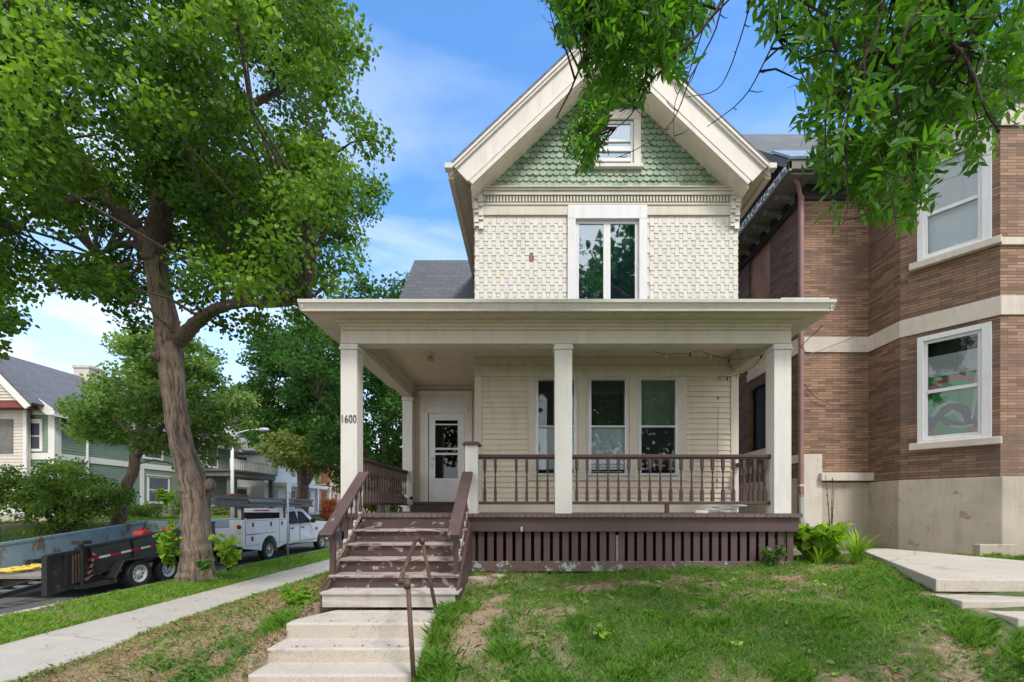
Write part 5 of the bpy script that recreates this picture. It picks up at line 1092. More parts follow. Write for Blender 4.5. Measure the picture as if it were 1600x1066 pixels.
# rear gate swung open towards the viewer
gt = part_empty('rear_gate', D_); a, b = Vector((-9.76, 9.88, 0)), Vector((-9.27, 8.72, 0)); dd = (b - a).normalized(); nn_ = Vector((dd.y, -dd.x, 0))
def gbox(name, u0, u1, z0, z1, k0, k1, m):
    mb = MB(); f = lambda u, z, k: tuple(a + dd * u + nn_ * k + Vector((0, 0, z)))
    mb.add([f(u0, z0, k0), f(u1, z0, k0), f(u1, z1, k0), f(u0, z1, k0), f(u0, z0, k1), f(u1, z0, k1), f(u1, z1, k1), f(u0, z1, k1)], [(0, 1, 2, 3), (7, 6, 5, 4), (0, 4, 5, 1), (1, 5, 6, 2), (2, 6, 7, 3), (3, 7, 4, 0)]); return mb.build(name, m, gt)
gbox('gate_panel', .04, 1.22, -1.66, -.95, .0, .03, 'rustgate')
for u in (0, .55, 1.18): gbox('gate_frame', u, u + .08, -1.70, -.93, -.03, .05, 'black')
gbox('gate_frame', .08, 1.18, -.96, -.91, -.03, .05, 'black'); gbox('gate_frame', .08, 1.18, -1.71, -1.66, -.03, .05, 'rustgate')
for k in range(3): gbox('gate_bar', .08 + .3 * k * .4, .12 + .3 * k * .4, -1.6, -1.0, -.05, -.03, 'rust')
mb = MB(); mb.tube([(-9.74, 9.9, -1.7), (-9.74, 9.9, -.78)], .05, 10); mb.box(-9.85, -9.6, 9.8, 10.0, -.80, -.72); mb.build('gate_post', 'black', D_)
mb = MB()
for k in range(5): mb.tube([(-9.70 + .02 * k, 9.95 + .04 * k, -1.6 + .13 * k), (-9.68, 10.1, -1.5 + .12 * k)], .03, 6)
mb.build('latch_gear', 'rust', D_)
# chassis, fenders, wheels
mb = MB(); mb.box(-10.0, -9.85, 10.1, 14.6, -1.72, -1.57); mb.box(-11.9, -11.75, 10.1, 14.6, -1.72, -1.57); mb.box(-11.9, -9.8, 9.95, 10.15, -1.74, -1.6); mb.box(-11.9, -9.85, 14.4, 14.6, -1.72, -1.57); mb.box(-10.9, -10.8, 14.6, 15.4, -1.70, -1.60); mb.build('chassis', 'black', D_)
mb = MB(); mb.box(-9.95, -9.72, 9.95, 10.75, -1.78, -1.68); mb.build('rear_step', 'rustgate', D_)
for x0, x1 in ((-9.98, -9.60), (-12.05, -11.75)):
    mb = MB(); mb.prism([(10.55, -1.65), (10.80, -1.24), (12.7, -1.24), (12.95, -1.65), (12.9, -1.65), (12.67, -1.28), (10.83, -1.28), (10.6, -1.65)], x0, x1, 'x'); mb.build('fender', 'black', D_, bevel=.008)
for yy_ in (11.32, 12.22):
    for x, s in ((-9.76, 1), (-11.9, -1)): wheel(D_, x, yy_, .355, .2, s, rm='rim')
# on the bed
def jug(x, y, z, s, label):
    j = thing('fuel_can', label, 'fuel can', (x, y, z), 'red fuel cans in the trailer'); mb = MB(); mb.prism([(y - .16 * s, z), (y + .16 * s, z), (y + .17 * s, z + .18 * s), (y + .05 * s, z + .28 * s), (y - .12 * s, z + .28 * s), (y - .17 * s, z + .2 * s)], x - .12 * s, x + .12 * s, 'x'); mb.build('can_body', 'redplastic', j, bevel=.03)
    mb = MB(); mb.tube([(x, y + .05 * s, z + .28 * s), (x + .02, y + .12 * s, z + .36 * s), (x, y + .22 * s, z + .38 * s)], .02, 8); mb.build('spout', 'darkleafpaint', j); mb = MB(); mb.tube([(x, y - .12 * s, z + .27 * s), (x, y - .06 * s, z + .34 * s), (x, y + .02 * s, z + .28 * s)], .018, 8); mb.build('handle', 'redplastic', j)
MT['darkleafpaint'] = paint('green_cap', (.02, .18, .05), (.02, .15, .04), .4)
jug(-9.98, 11.8, -.90, 1.15, 'nearer red fuel can with green spout showing above the trailer side'); jug(-10.0, 12.75, -.80, 1.0, 'further red fuel can lower behind the trailer side, towards the tree trunk')
hs_ = thing('yellow_hose', 'tangled yellow hose lying on the trailer floor', 'hose', (-11.2, 10.2, -1.45))
mb = MB()
for k in range(7):
    cx, cy = -11.62 + k * .09 + random.uniform(-.05, .05), y0 + .22 + k * .13; zc = -1.45 + (cy - y0) * .098
    mb.tube([(cx + (.22 + .03 * k % .08) * math.cos(t), cy + .2 * math.sin(t), zc + .03 + .015 * math.sin(3 * t + k)) for t in np.linspace(0, 5.8, 16)], .03, 6)
mb.build('hose_coil', 'yellow', hs_, smooth=True)
# loading ramps laid from the rear edge to the road
for (x0, lab) in ((-10.75, 'black ladder-like loading ramp nearer the open gate'), (-11.95, 'black loading ramp further from the gate, at the far edge of the trailer')):
    r_ = thing('loading_ramp', lab, 'ramp', (x0, 8.5, -2.0), 'loading ramps behind the trailer')
    for x in (x0, x0 + .42): mb = MB(); mb.bar((x, 9.95, -1.60), (x + .0, 7.3, -1.94), .05, .09); mb.build('ramp_rail', 'black', r_)
    mb = MB()
    for k in range(9): t = (k + .5) / 9; mb.box(x0, x0 + .42, 9.9 - 2.6 * t, 9.98 - 2.6 * t, -1.62 - .33 * t, -1.58 - .33 * t)
    mb.build('ramp_rung', 'rackgrey', r_)
# ============================================================ trees
def limb(pts, n=5, wob=.06, seed=0):
    """smooth a polyline of (x,y,z,r)"""
    rr = random.Random(seed); P_ = [Vector(p[:3]) for p in pts]; Rr = [p[3] for p in pts]; out = []; ro = []
    for i in range(len(P_) - 1):
        p0, p1, p2, p3 = P_[max(i - 1, 0)], P_[i], P_[i + 1], P_[min(i + 2, len(P_) - 1)]
        for k in range(n):
            t = k / n; q = .5 * ((2 * p1) + (p2 - p0) * t + (2 * p0 - 5 * p1 + 4 * p2 - p3) * t * t + (3 * p1 - p0 - 3 * p2 + p3) * t ** 3)
            out.append(q + Vector((rr.uniform(-wob, wob), rr.uniform(-wob, wob), 0)) * min(Rr[i], .3)); ro.append(Rr[i] + (Rr[i + 1] - Rr[i]) * t)
    return out + [P_[-1]], ro + [Rr[-1]]
def twig_net(mb, clusters, nodes, r0=.03, sag=.15, seg=5, seed=1):
    """thin branches from the nearest limb node to each cluster centre"""
    rr = random.Random(seed); nd = np.array([n[:3] for n in nodes])
    for c in clusters:
        d = np.linalg.norm(nd - np.array(c), axis=1) + np.maximum(0, nd[:, 2] - c[2]) * .6; j = int(np.argmin(d)); a = Vector(nd[j]); b = Vector(c); L_ = (b - a).length
        if L_ < .15: continue
        m1 = a.lerp(b, .35) + Vector((rr.uniform(-1, 1), rr.uniform(-1, 1), rr.uniform(0, 1.4))) * L_ * .09; m2 = a.lerp(b, .7) + Vector((rr.uniform(-1, 1), rr.uniform(-1, 1), rr.uniform(-.2, 1))) * L_ * .07
        r = min(r0, .012 + .012 * L_); mb.tube([a, m1, m2, b], [r, r * .75, r * .5, r * .25], seg, cap=False)
def crown(name, C, n_per, rad, size, shape, m, parent, droop=.35, squash=.65, tintf=None, seed=0, szvar=.3, up=.5):
    g_ = np.random.default_rng(seed); C = np.array(C); k = len(C); rad = np.broadcast_to(rad, (k,)); npc = np.broadcast_to(n_per, (k,)).astype(int)
    idx = np.repeat(np.arange(k), npc); n = len(idx)
    d = norm(g_.normal(size=(n, 3))); rr = g_.random(n) ** .55; O = d * rr[:, None] * rad[idx][:, None]; O[:, 2] *= squash
    pos = C[idx] + O
    Nn = norm(g_.normal(size=(n, 3)) * .8 + np.array([0, 0, up]) + d * .35)
    D = norm(g_.normal(size=(n, 3)) * .7 + d * .6 + np.array([0, 0, -droop * 2])); D = norm(D - Nn * np.sum(D * Nn, axis=1, keepdims=True) * .8)
    S_ = size * (1 + szvar * g_.normal(size=n)).clip(.5, 1.6)
    t = g_.random(n) * .38 + np.repeat(g_.random(k) ** 1.4, npc) * .5 + (g_.random(n) < .06) * .3
    if tintf is not None: t = t * .75 + tintf(pos) * .4
    return mesh_np(name, leaves(pos, D, Nn, S_, shape), len(shape), m, np.clip(t, 0, 1), parent)
def sample_crown(n, centre, radii, poly=None, seed=0, shell=.55, zmin=None, mind=0.0):
    g_ = np.random.default_rng(seed); out = []
    while len(out) < n:
        d = norm(g_.normal(size=(4000, 3))); r = shell + (1 - shell) * g_.random(4000) ** .7
        r = np.where(g_.random(4000) < .3, g_.random(4000), r)
        p = np.array(centre) + d * r[:, None] * np.array(radii)
        ok = np.ones(len(p), bool)
        if poly is not None: ok &= inpoly(826 + p[:, 0] / p[:, 1] * F, 793 - p[:, 2] / p[:, 1] * F, poly)
        if zmin is not None: ok &= p[:, 2] > zmin
        for q in p[ok]:
            if len(out) >= n: break
            if mind and out and np.min(np.linalg.norm(np.array(out) - q, axis=1)) < mind: continue
            out.append(q)
        if mind: mind *= .97
    return np.array(out)
# ---- the big linden at the kerb
LT = thing('linden_tree', 'huge linden with thick furrowed trunk on the verge, its crown filling the upper left', 'tree', (-8.2, 11.3, -1.85))
Yt = 11.3
def tpz(px_, py_, r, y=Yt): p = P(px_, py_, y); return (p[0], p[1], p[2], r)
trunk = [tpz(310, 912, .50), tpz(309, 893, .43), tpz(306, 850, .375), tpz(305, 790, .36), tpz(302, 760, .385), tpz(284, 700, .30), tpz(275, 640, .285), tpz(270, 590, .295), tpz(265, 545, .335), tpz(262, 510, .31), tpz(252, 460, .29), tpz(243, 405, .275)]
lm = []
tp_, tr_ = limb(trunk, 5, .05, 1)
# bark relief: displaced ring mesh
def bark_tube(pts, rad, seg=110, seed=0, flare=True):
    g_ = random.Random(seed); vs = []; ns = 5; p2 = []; r2 = []
    for i in range(len(pts) - 1):
        for k in range(ns): p2.append(pts[i].lerp(pts[i + 1], k / ns)); r2.append((rad[i] + (rad[i + 1] - rad[i]) * k / ns) * .83)
    pts, rad = p2 + [pts[-1]], r2 + [rad[-1] * .83]; n = len(pts)
    an = np.arange(seg) / seg; hh = np.array([p.z for p in pts]); A_, H_ = np.meshgrid(an, hh); uu = A_ * 26 + 1.6 * fbm(A_ * 5, H_ * 1.5, 5, 3)
    uu2 = np.where(A_ > .5, (1 - A_) * 34, A_ * 34) + 2.2 * fbm(np.abs(A_ - .5) * 9, H_ * 1.8, 5, 3)
    rd_ = 1 - np.abs(vnoise(uu2 * 1.15, H_ * 1.7, 9) * 2 - 1); rd2 = 1 - np.abs(vnoise(uu2 * 2.3, H_ * 3.4, 19) * 2 - 1)
    ph = [g_.uniform(0, 6.28) for _ in range(6)]
    for i in range(n):
        p = pts[i]; r = rad[i]; h = p.z
        for k in range(seg):
            a = 2 * math.pi * k / seg
            rr = r * (1 + .05 * math.sin(3 * a + ph[0] + h * .8) + .03 * math.sin(5 * a + ph[1] - h) + .075 * (rd_[i, k] - .5) + .035 * (rd2[i, k] - .5))
            if flare and h < -1.3: rr *= 1 + (-1.3 - h) * .45 * max(0, math.sin(5 * a + ph[3])) ** 1.0
            vs.append((p.x + rr * math.cos(a), p.y + rr * math.sin(a), p.z))
    mb = MB(); mb.ridge = np.clip(.15 + .7 * rd_ + .35 * (rd2 - .5), 0, 1).ravel(); mb.add(vs, [(i * seg + k, i * seg + (k + 1) % seg, (i + 1) * seg + (k + 1) % seg, (i + 1) * seg + k) for i in range(n - 1) for k in range(seg)]); return mb
mb = bark_tube(tp_, tr_)
limbs = [
    [tpz(243, 412, .27), tpz(250, 340, .25, 11.3), tpz(268, 260, .22, 11.2), tpz(285, 160, .19, 11.1), tpz(300, 60, .15, 11), tpz(310, -60, .11, 11), tpz(315, -180, .06, 11)],
    [tpz(245, 415, .21), tpz(222, 370, .2, 11.2), tpz(196, 340, .18, 10.9), tpz(165, 305, .16, 10.6), tpz(120, 240, .13, 10.2), tpz(60, 170, .1, 9.8), tpz(0, 120, .07, 9.4), tpz(-120, 60, .04, 9)],
    [tpz(272, 538, .18), tpz(292, 520, .16, 11.1), tpz(315, 498, .14, 10.8), tpz(345, 480, .12, 10.6), tpz(380, 473, .10, 10.4), tpz(430, 475, .08, 10.2), tpz(480, 470, .05, 10)],
    [tpz(268, 262, .16, 11.2), tpz(330, 200, .12, 11.4), tpz(400, 160, .09, 11.6), tpz(480, 120, .05, 11.8)],
    [tpz(285, 160, .14, 11.1), tpz(240, 90, .1, 12), tpz(190, 30, .07, 13), tpz(140, -60, .04, 13.5)],
    [tpz(250, 340, .14, 11.3), tpz(310, 320, .1, 12), tpz(390, 300, .08, 12.6), tpz(470, 260, .05, 13)],
    [tpz(165, 305, .1, 10.6), tpz(120, 310, .07, 10.2), tpz(60, 330, .05, 9.8), tpz(20, 360, .03, 9.5)],
    [tpz(243, 405, .12), tpz(200, 380, .08, 12.3), tpz(150, 400, .05, 13)],
    [tpz(300, 60, .1, 11), tpz(380, 10, .08, 10.5), tpz(460, -40, .05, 10)],
    [tpz(120, 240, .09, 10.2), tpz(60, 230, .06, 9.2), tpz(-40, 210, .04, 8.4)]]
nodes = []
for i, l in enumerate(limbs):
    lp_, lr = limb(l, 5, .15, i + 3); mb.tube(lp_, lr, 12, cap=False, rough=.06); nodes += [tuple(p) for p in lp_]
poly = [(-250, -250), (560, -250), (548, 0), (556, 60), (532, 110), (560, 160), (585, 200), (590, 290), (575, 325), (548, 350), (545, 400), (520, 430), (490, 455), (462, 440), (440, 470), (380, 440), (372, 470), (335, 440), (300, 470), (262, 470), (230, 500), (200, 490), (170, 470), (120, 460), (60, 430), (30, 420), (-20, 470), (-250, 400)]
Cc = sample_crown(390, (-7.6, 11.0, 7.6), (6.6, 4.6, 6.6), poly, 5, .5, 3.6)
hole = (np.abs(826 + Cc[:, 0] / Cc[:, 1] * F - 100) < 75) & (np.abs(793 - Cc[:, 2] / Cc[:, 1] * F - 385) < 28)
hole |= (np.abs(826 + Cc[:, 0] / Cc[:, 1] * F - 372) < 22) & (np.abs(793 - Cc[:, 2] / Cc[:, 1] * F - 315) < 16)
ppx = 826 + Cc[:, 0] / Cc[:, 1] * F; ppy = 793 - Cc[:, 2] / Cc[:, 1] * F
hole |= (ppx > 165) & (ppx < 300) & (ppy > 290) & (Cc[:, 1] < 11.3)
Cc = Cc[~hole]
low = np.array([P(a, b, y) for a, b, y in ((150, 440, 12), (110, 430, 12), (180, 470, 12), (205, 500, 11.6), (60, 400, 11), (20, 380, 10), (90, 350, 10.5), (160, 420, 11), (200, 440, 12), (300, 440, 12), (340, 430, 12.4), (420, 440, 11), (470, 420, 11), (330, 400, 12), (380, 420, 12.5), (440, 400, 11.5), (500, 430, 10.8), (400, 500, 10.4), (450, 455, 10.3), (350, 505, 10.8), (480, 490, 10.2), (510, 445, 10.4))])
twig_net(mb, list(Cc) + list(low), nodes, .045, seed=4)
nr = len(mb.v); to = mb.build('trunk', 'ridged', LT, smooth=True); ra = to.data.attributes.new('ridge', 'FLOAT', 'POINT'); ra.data.foreach_set('value', np.r_[mb.ridge, np.full(nr - len(mb.ridge), .42)].astype(np.float32))
lit = lambda p: np.clip((p[:, 0] + 9.5) / 6 + (p[:, 2] - 8) * .03, 0, 1)
# hanging seed bracts show as pale small blades, and nearer sprays at the top left
near = np.array([P(a, b, y) for a, b, y in ((30, 60, 6.4), (70, 110, 6.6), (15, 130, 6.2), (100, 40, 6.8), (55, 20, 6.5), (120, 90, 7), (40, 165, 6.6))])
crown('crown', np.vstack([Cc, low, near]), np.r_[np.full(len(Cc), 350), np.full(len(low), 200), np.full(7, 90)], np.r_[np.full(len(Cc), .64), np.full(len(low), .5), np.full(7, .6)], .073, LEAF_ROUND, 'linden', LT, seed=2, tintf=lambda p: np.clip((7.3 - p[:, 1]) * 2, 0, 1.2) + np.clip((p[:, 0] + 6.2) / 3, 0, .6))  # sunlit right edge and near sprays put into the leaf tint
bc = Cc[::2]; crown('seed_bracts', bc, 34, .75, .085, LEAF_LONG, 'sprout', LT, seed=8, droop=.9)
knob = MB(); knob.lathe([(.03, -.1), (.13, -.06), (.17, 0), (.13, .07), (.04, .1)], P(328, 758, 11.2), 12, 'x'); knob.build('burl', 'bark', LT, smooth=True)
cut = MB(); cut.lathe([(.12, -.06), (.115, .0), (.06, .015)], P(247, 557, 11.0), 14, 'x'); cut.build('pruned_stub', 'bark', LT, smooth=True)
# suckers round the trunk
def sprout(name, label, c, n, h, spread, size, seed, cat='plant', m='sprout', group=None, leafper=10, shape=None):
    t = thing(name, label, cat, c, group); g_ = random.Random(seed); mb = MB(); pts = []
    for k in range(n):
        a = g_.uniform(0, 6.28); L_ = h * g_.uniform(.5, 1); b = Vector(c) + Vector((math.cos(a) * spread * g_.uniform(.3, 1), math.sin(a) * spread * g_.uniform(.3, 1), L_)); m_ = Vector(c).lerp(b, .5) + Vector((0, 0, L_ * .12)); mb.tube([c, m_, b], [.008, .006, .003], 5, cap=False)
        for j in range(leafper): tt = .25 + .75 * j / leafper; p = Vector(c).lerp(m_, tt * 2) if tt < .5 else m_.lerp(b, tt * 2 - 1); pts.append(tuple(p))
    mb.build('stem', 'twig', t); pts = np.array(pts); g2 = np.random.default_rng(seed); nn2 = len(pts)
    D = norm(g2.normal(size=(nn2, 3)) + np.array([0, 0, -.2])); Nn = norm(g2.normal(size=(nn2, 3)) * .5 + np.array([0, 0, 1]))
    mesh_np('foliage', leaves(pts, D, Nn, size * (.7 + .6 * g2.random(nn2)), LEAF_ROUND if shape is None else shape), 8 if shape is None else len(shape), m, g2.random(nn2), t); return t
sprout('linden_suckers', 'bright green basal shoots on the left of the big trunk', P(262, 890, 11.0), 14, 1.25, .38, .13, 1)
sprout('linden_suckers', 'bright green basal shoots on the right of the big trunk', P(356, 893, 11.2), 14, .95, .42, .13, 2)
sprout('linden_suckers', 'low tuft of shoots in front of the big trunk foot', P(322, 893, 10.6), 12, .35, .25, .08, 3, m='cover')
sprout('linden_suckers', 'tall single-leaved shoot high on the left of the trunk', P(258, 790, 10.9), 4, .5, .35, .14, 9)

# ---- further trees
def tree(name, label, base, tpts, centre, radii, ncl, nper, crad, size, m, seed, poly=None, zmin=None, r0=.06, shape=LEAF_SIMPLE, lm=()):
    t = thing(name, label, 'tree', base); mb = MB(); l, r = limb(tpts, 4, .2, seed); mb.tube(l, r, 12, cap=False, rough=.08); nodes = [tuple(p) for p in l[len(l) // 3:]]
    for k, x in enumerate(lm): l, r = limb(x, 4, .2, seed + k + 1); mb.tube(l, r, 8, cap=False); nodes += [tuple(p) for p in l]
    C = sample_crown(ncl, centre, radii, poly, seed, .55, zmin); twig_net(mb, C, nodes, r0, seed=seed); mb.build('trunk', 'bark', t, smooth=True)
    crown('crown', C, nper, crad, size, shape, m, t, seed=seed); return t
tree('maple_tree', 'mid-sized maple with leaning dark trunk in front of the green house', (-17.2, 19, -.8), [(-17.3, 19, -1.0, .28), (-17.0, 19, -.2, .22), (-16.7, 19, 1.0, .20), (-16.3, 19, 2.6, .18), (-16.0, 19, 4.5, .15), (-15.8, 19, 6.5, .06)],
     (-15.9, 19.3, 5.1), (3.8, 2.8, 3.6), 190, 170, .6, .125, 'midleaf', 21, poly=[(95, 605), (150, 600), (145, 560), (180, 535), (240, 500), (300, 520), (345, 560), (390, 620), (380, 690), (345, 735), (300, 730), (240, 700), (190, 690), (130, 700), (100, 660)], shape=LEAF_SIMPLE,
     lm=[[(-16.5, 19, 2.0, .14), (-15.3, 18.6, 3.0, .1), (-14.2, 18.3, 3.9, .05)], [(-16.3, 19, 2.6, .13), (-17.6, 19.3, 3.8, .09), (-18.6, 19.5, 4.6, .04)]])
tree('street_tree', 'tall dark street tree beyond the truck whose lower leaves turn yellow', (-17.5, 35, -1.85), [(-17.4, 35, -1.9, .48), (-17.3, 35, 1, .4), (-17.4, 35, 3, .36), (-17, 35, 7, .25), (-16.8, 35, 12, .1)],
     (-16.3, 34.5, 8.4), (6.6, 4.5, 6.9), 210, 190, 1.0, .21, 'darkleaf', 31, poly=[(376, 600), (390, 540), (405, 500), (440, 470), (480, 450), (560, 440), (560, 700), (500, 720), (450, 700), (400, 720), (370, 680)],
     lm=[[(-17.3, 35, 2.4, .3), (-19, 35, 4.6, .2), (-20.5, 35, 6, .1)], [(-17.3, 35, 1.6, .3), (-15.6, 35, 4.6, .2), (-14.2, 35, 7, .1)]])
tree('yellowing_tree', 'smaller yellow-green tree under the dark street tree, beside the sign pole', (-15.8, 31.5, -2), [(-16.2, 31.5, -1.9, .2), (-15.9, 31.5, 1, .16), (-15.4, 31.5, 4.0, .08)],
     (-15.0, 31.0, 4.0), (3.2, 2.0, 1.9), 60, 110, .7, .18, 'yellowleaf', 33, zmin=2.4)
tree('dark_tree', 'dense dark tree behind the porch, showing past the left columns', (-8.3, 26, -1.85), [(-8.3, 26, -1.9, .4), (-8.3, 26, 1.5, .33), (-8.2, 26, 5, .25), (-8.1, 26, 10, .1)],
     (-8.0, 26, 6.9), (5.3, 4.5, 5.9), 240, 180, .9, .17, 'darkleaf', 35, zmin=1.8, lm=[[(-8.3, 26, 2, .22), (-10, 25.5, 4.2, .14), (-11.5, 25, 6, .07)], [(-8.2, 26, 2.6, .2), (-6.8, 25, 4.8, .13), (-5.4, 24.5, 6, .06)]])
tree('sunlit_tree', 'bright lower tree seen through the side railing beyond the porch', (-9.8, 33, -1.9), [(-9.8, 33, -1.9, .2), (-9.8, 33, 1.0, .16), (-9.8, 33, 3.5, .08)], (-9.6, 33, 2.0), (4.6, 2.4, 2.6), 90, 120, .85, .22, 'yellowleaf', 37, zmin=-.6)
tree('distant_tree', 'pale tree far down the street between the maple and the dark tree', (-24, 44, -1), [(-24, 44, -1, .4), (-23.5, 44, 5, .25), (-23, 44, 10, .1)], (-24.5, 44, 7), (6.5, 5, 4.8), 120, 110, 1.3, .3, 'yellowleaf', 39)
tree('side_tree', 'tree outside the left edge whose leafy branch ends reach into the picture', (-17.5, 13.2, -1.9), [(-17.6, 13.2, -1.9, .35), (-17.3, 13.2, 3, .28), (-17.0, 13.2, 7, .15), (-16.8, 13.2, 9, .07)], (-16.6, 13, 6.2), (4.0, 3, 3.4), 110, 150, .6, .10, 'linden', 41,
     poly=[(-400, 100), (-20, 380), (25, 425), (40, 450), (10, 470), (30, 500), (10, 530), (-15, 550), (-400, 600)], shape=LEAF_ROUND)
# shrubs across the street
def shrub(name, label, c, radii, ncl, nper, crad, size, m, seed, stems=5, zm=None):
    t = thing(name, label, 'shrub', (c[0], c[1], c[2] - radii[2])); C = sample_crown(ncl, c, radii, None, seed, .4, zm); mb = MB(); b = Vector((c[0], c[1], c[2] - radii[2] - .2)); g_ = random.Random(seed)
    nodes = []
    for k in range(stems):
        e = Vector(c) + Vector((g_.uniform(-.6, .6) * radii[0], g_.uniform(-.5, .5) * radii[1], g_.uniform(-.3, .3) * radii[2])); bb = b + Vector((g_.uniform(-.25, .25) * radii[0], 0, 0)); mb.tube([bb, bb.lerp(e, .5), e], [.06 * radii[2], .045 * radii[2], .02], 6, cap=False); nodes += [tuple(bb.lerp(e, x)) for x in (.5, .8, 1)]
    twig_net(mb, C, nodes, .02, seed=seed); mb.build('stems', 'twig', t); crown('foliage', C, nper, crad, size, LEAF_SIMPLE, m, t, seed=seed); return t
shrub('large_shrub', 'broad many-stemmed shrub with feathery top at the green house corner', (-17.9, 17.3, .5), (2.5, 1.4, 1.4), 120, 150, .42, .085, 'bushleaf', 51, 7)
shrub('small_shrub', 'low rounded shrub at the foot of the beige house', (-20.5, 16.6, -.45), (.8, .6, .4), 16, 110, .3, .07, 'bushleaf', 52)
shrub('foundation_shrub', 'shrub against the green house stone base between the two trunks', (-20.9, 24.5, -.35), (2.0, .7, .6), 30, 110, .4, .09, 'midleaf', 53)
shrub('foundation_shrub', 'olive shrub under the large window of the green house', (-20.8, 28.0, .0), (1.3, .7, .7), 24, 110, .4, .09, 'bushleaf', 54)
shrub('foundation_shrub', 'yellowish shrub beside the green house porch', (-20.5, 30.2, -.2), (.9, .7, .7), 18, 110, .4, .09, 'yellowleaf', 55)
shrub('red_shrub', 'orange-red leaved shrub past the front of the white truck', (-17.8, 40.5, -.3), (1.0, .8, 1.1), 22, 120, .45, .13, 'orangeleaf', 56)
shrub('yard_shrub', 'round green bush under the left porch railing, left one', (-9.7, 30, -.7), (.75, .7, .6), 14, 110, .35, .1, 'bushleaf', 57)
shrub('yard_shrub', 'round green bush under the left porch railing, right one', (-8.2, 30, -.6), (.7, .7, .6), 14, 110, .35, .1, 'bushleaf', 58)
# trees behind the camera, seen only as reflections in the window glass
tree('street_tree', 'tree standing behind the viewer, reflected in the upper windows', (-4, -12, -1.9), [(-4, -12, -1.9, .4), (-4, -12, 3, .3), (-4, -12, 8, .1)], (-3, -12, 11), (5.0, 4.5, 9), 200, 60, 1.3, .4, 'darkleaf', 61)
tree('street_tree', 'second tree standing behind the viewer to the right', (6.5, -13, -1.9), [(6.5, -13, -1.9, .4), (6.5, -13, 3, .3), (6.5, -13, 8, .1)], (7.5, -13, 10), (4.5, 4.5, 8.5), 180, 60, 1.3, .4, 'darkleaf', 62)

# ============================================================ ash branches overhead
AT = thing('ash_tree', 'ash branches with long narrow leaflets hanging over the gable and the brick house', 'tree', (6.2, -1.5, -1.85))
mb = MB()
main = [[(6.2, -1.5, -2.0, .32), (6.1, -1.3, 1, .27), (5.8, -.8, 3.6, .22), (5.0, .2, 4.9, .17), (4.0, 1.6, 5.6, .13), (3.0, 3.0, 5.9, .09), (1.8, 4.2, 6.0, .06), (.6, 5.0, 6.0, .035)],
        [(5.0, .2, 4.9, .12), (4.2, 1.6, 4.9, .09), (3.4, 2.6, 4.5, .06), (2.4, 3.2, 4.3, .035)], [(5.8, -.8, 3.6, .12), (5.0, .8, 4.0, .08), (4.0, 2.0, 4.2, .05), (3.2, 3.0, 4.1, .03)]]
nodes = []
for i, l in enumerate(main): a_1, b_1 = limb(l, 5, .2, i); mb.tube(a_1, b_1, 10, cap=False); nodes += [tuple(p) for p in a_1]
br = [([(965, -60), (965, 0), (935, 45), (905, 110), (882, 160), (868, 185)], 4.6, .016), ([(1050, -60), (1045, 0), (1022, 75), (1004, 130), (990, 160), (968, 175)], 4.4, .018), ([(1150, -50), (1120, 15), (1080, 65), (1040, 105), (1015, 130), (985, 180), (962, 200)], 4.2, .014),
      ([(1235, -40), (1228, 20), (1195, 95), (1160, 155), (1105, 198)], 3.8, .008), ([(1175, -40), (1168, 20), (1145, 95), (1120, 140), (1072, 152)], 3.9, .007), ([(1140, -40), (1118, 45), (1080, 120), (1050, 190), (1000, 230), (962, 247)], 4.0, .007), ([(1100, 40), (1078, 110), (1055, 160), (1053, 225)], 4.2, .006),
      ([(1440, -60), (1470, 40), (1512, 95), (1535, 160), (1560, 205)], 2.9, .013), ([(1400, -60), (1378, 10), (1370, 50), (1335, 130), (1322, 210), (1325, 310), (1318, 350)], 3.1, .010), ([(1330, -30), (1300, 120), (1290, 200), (1292, 290)], 3.2, .007), ([(1480, -60), (1410, 60), (1400, 150), (1425, 240), (1440, 320)], 3.0, .009), ([(1500, -40), (1440, 30), (1380, 80), (1330, 120)], 3.1, .007),
      ([(1010, -60), (985, 60), (950, 130), (925, 200), (915, 260)], 4.7, .008), ([(930, -50), (912, 30), (905, 70)], 4.9, .007), ([(1350, 120), (1360, 200), (1390, 290), (1400, 350)], 3.0, .006)]
bn = []
for i, (pp, y, r) in enumerate(br):
    pts = [P(a, b, y + .12 * math.sin(k * 1.3 + i)) + (r * (1.15 - k / len(pp)),) for k, (a, b) in enumerate(pp)]; l, rr_ = limb(pts, 4, .5, i); mb.tube(l, rr_, 6, cap=False, rough=.15); bn += [tuple(p) for p in l]
    top = Vector(pts[0][:3]); nd = np.array(nodes); j = int(np.argmin(np.linalg.norm(nd - np.array(top), axis=1))); a = Vector(nd[j]); mb.tube([a, a.lerp(top, .5) + Vector((0, 0, .15)), top], [r * 2, r * 1.5, r * 1.15], 6, cap=False)
    g_ = random.Random(i)
    for k in range(3, len(l) - 1, 2):
        if g_.random() < .7: d = Vector((g_.uniform(-1, 1), g_.uniform(-.6, .6), g_.uniform(-1, .2))).normalized() * g_.uniform(.04, .16); mb.tube([l[k], l[k] + d * .6, l[k] + d + Vector((0, 0, .02))], [.005, .004, .003], 4, cap=False)
PL1 = [(835, -80), (858, 35), (885, 78), (925, 62), (900, 112), (930, 160), (893, 175), (890, 215), (905, 240), (930, 240), (942, 205), (950, 175), (985, 130), (1010, 140), (1020, 120), (1050, 95), (1075, 70), (1100, 30), (1115, -80)]
PL2 = [(1180, -80), (1185, 70), (1240, 105), (1275, 95), (1248, 130), (1252, 190), (1258, 230), (1275, 270), (1285, 300), (1312, 325), (1345, 285), (1395, 300), (1425, 300), (1440, 270), (1455, 270), (1462, 230), (1490, 180), (1525, 220), (1560, 210), (1640, 185), (1660, -80)]
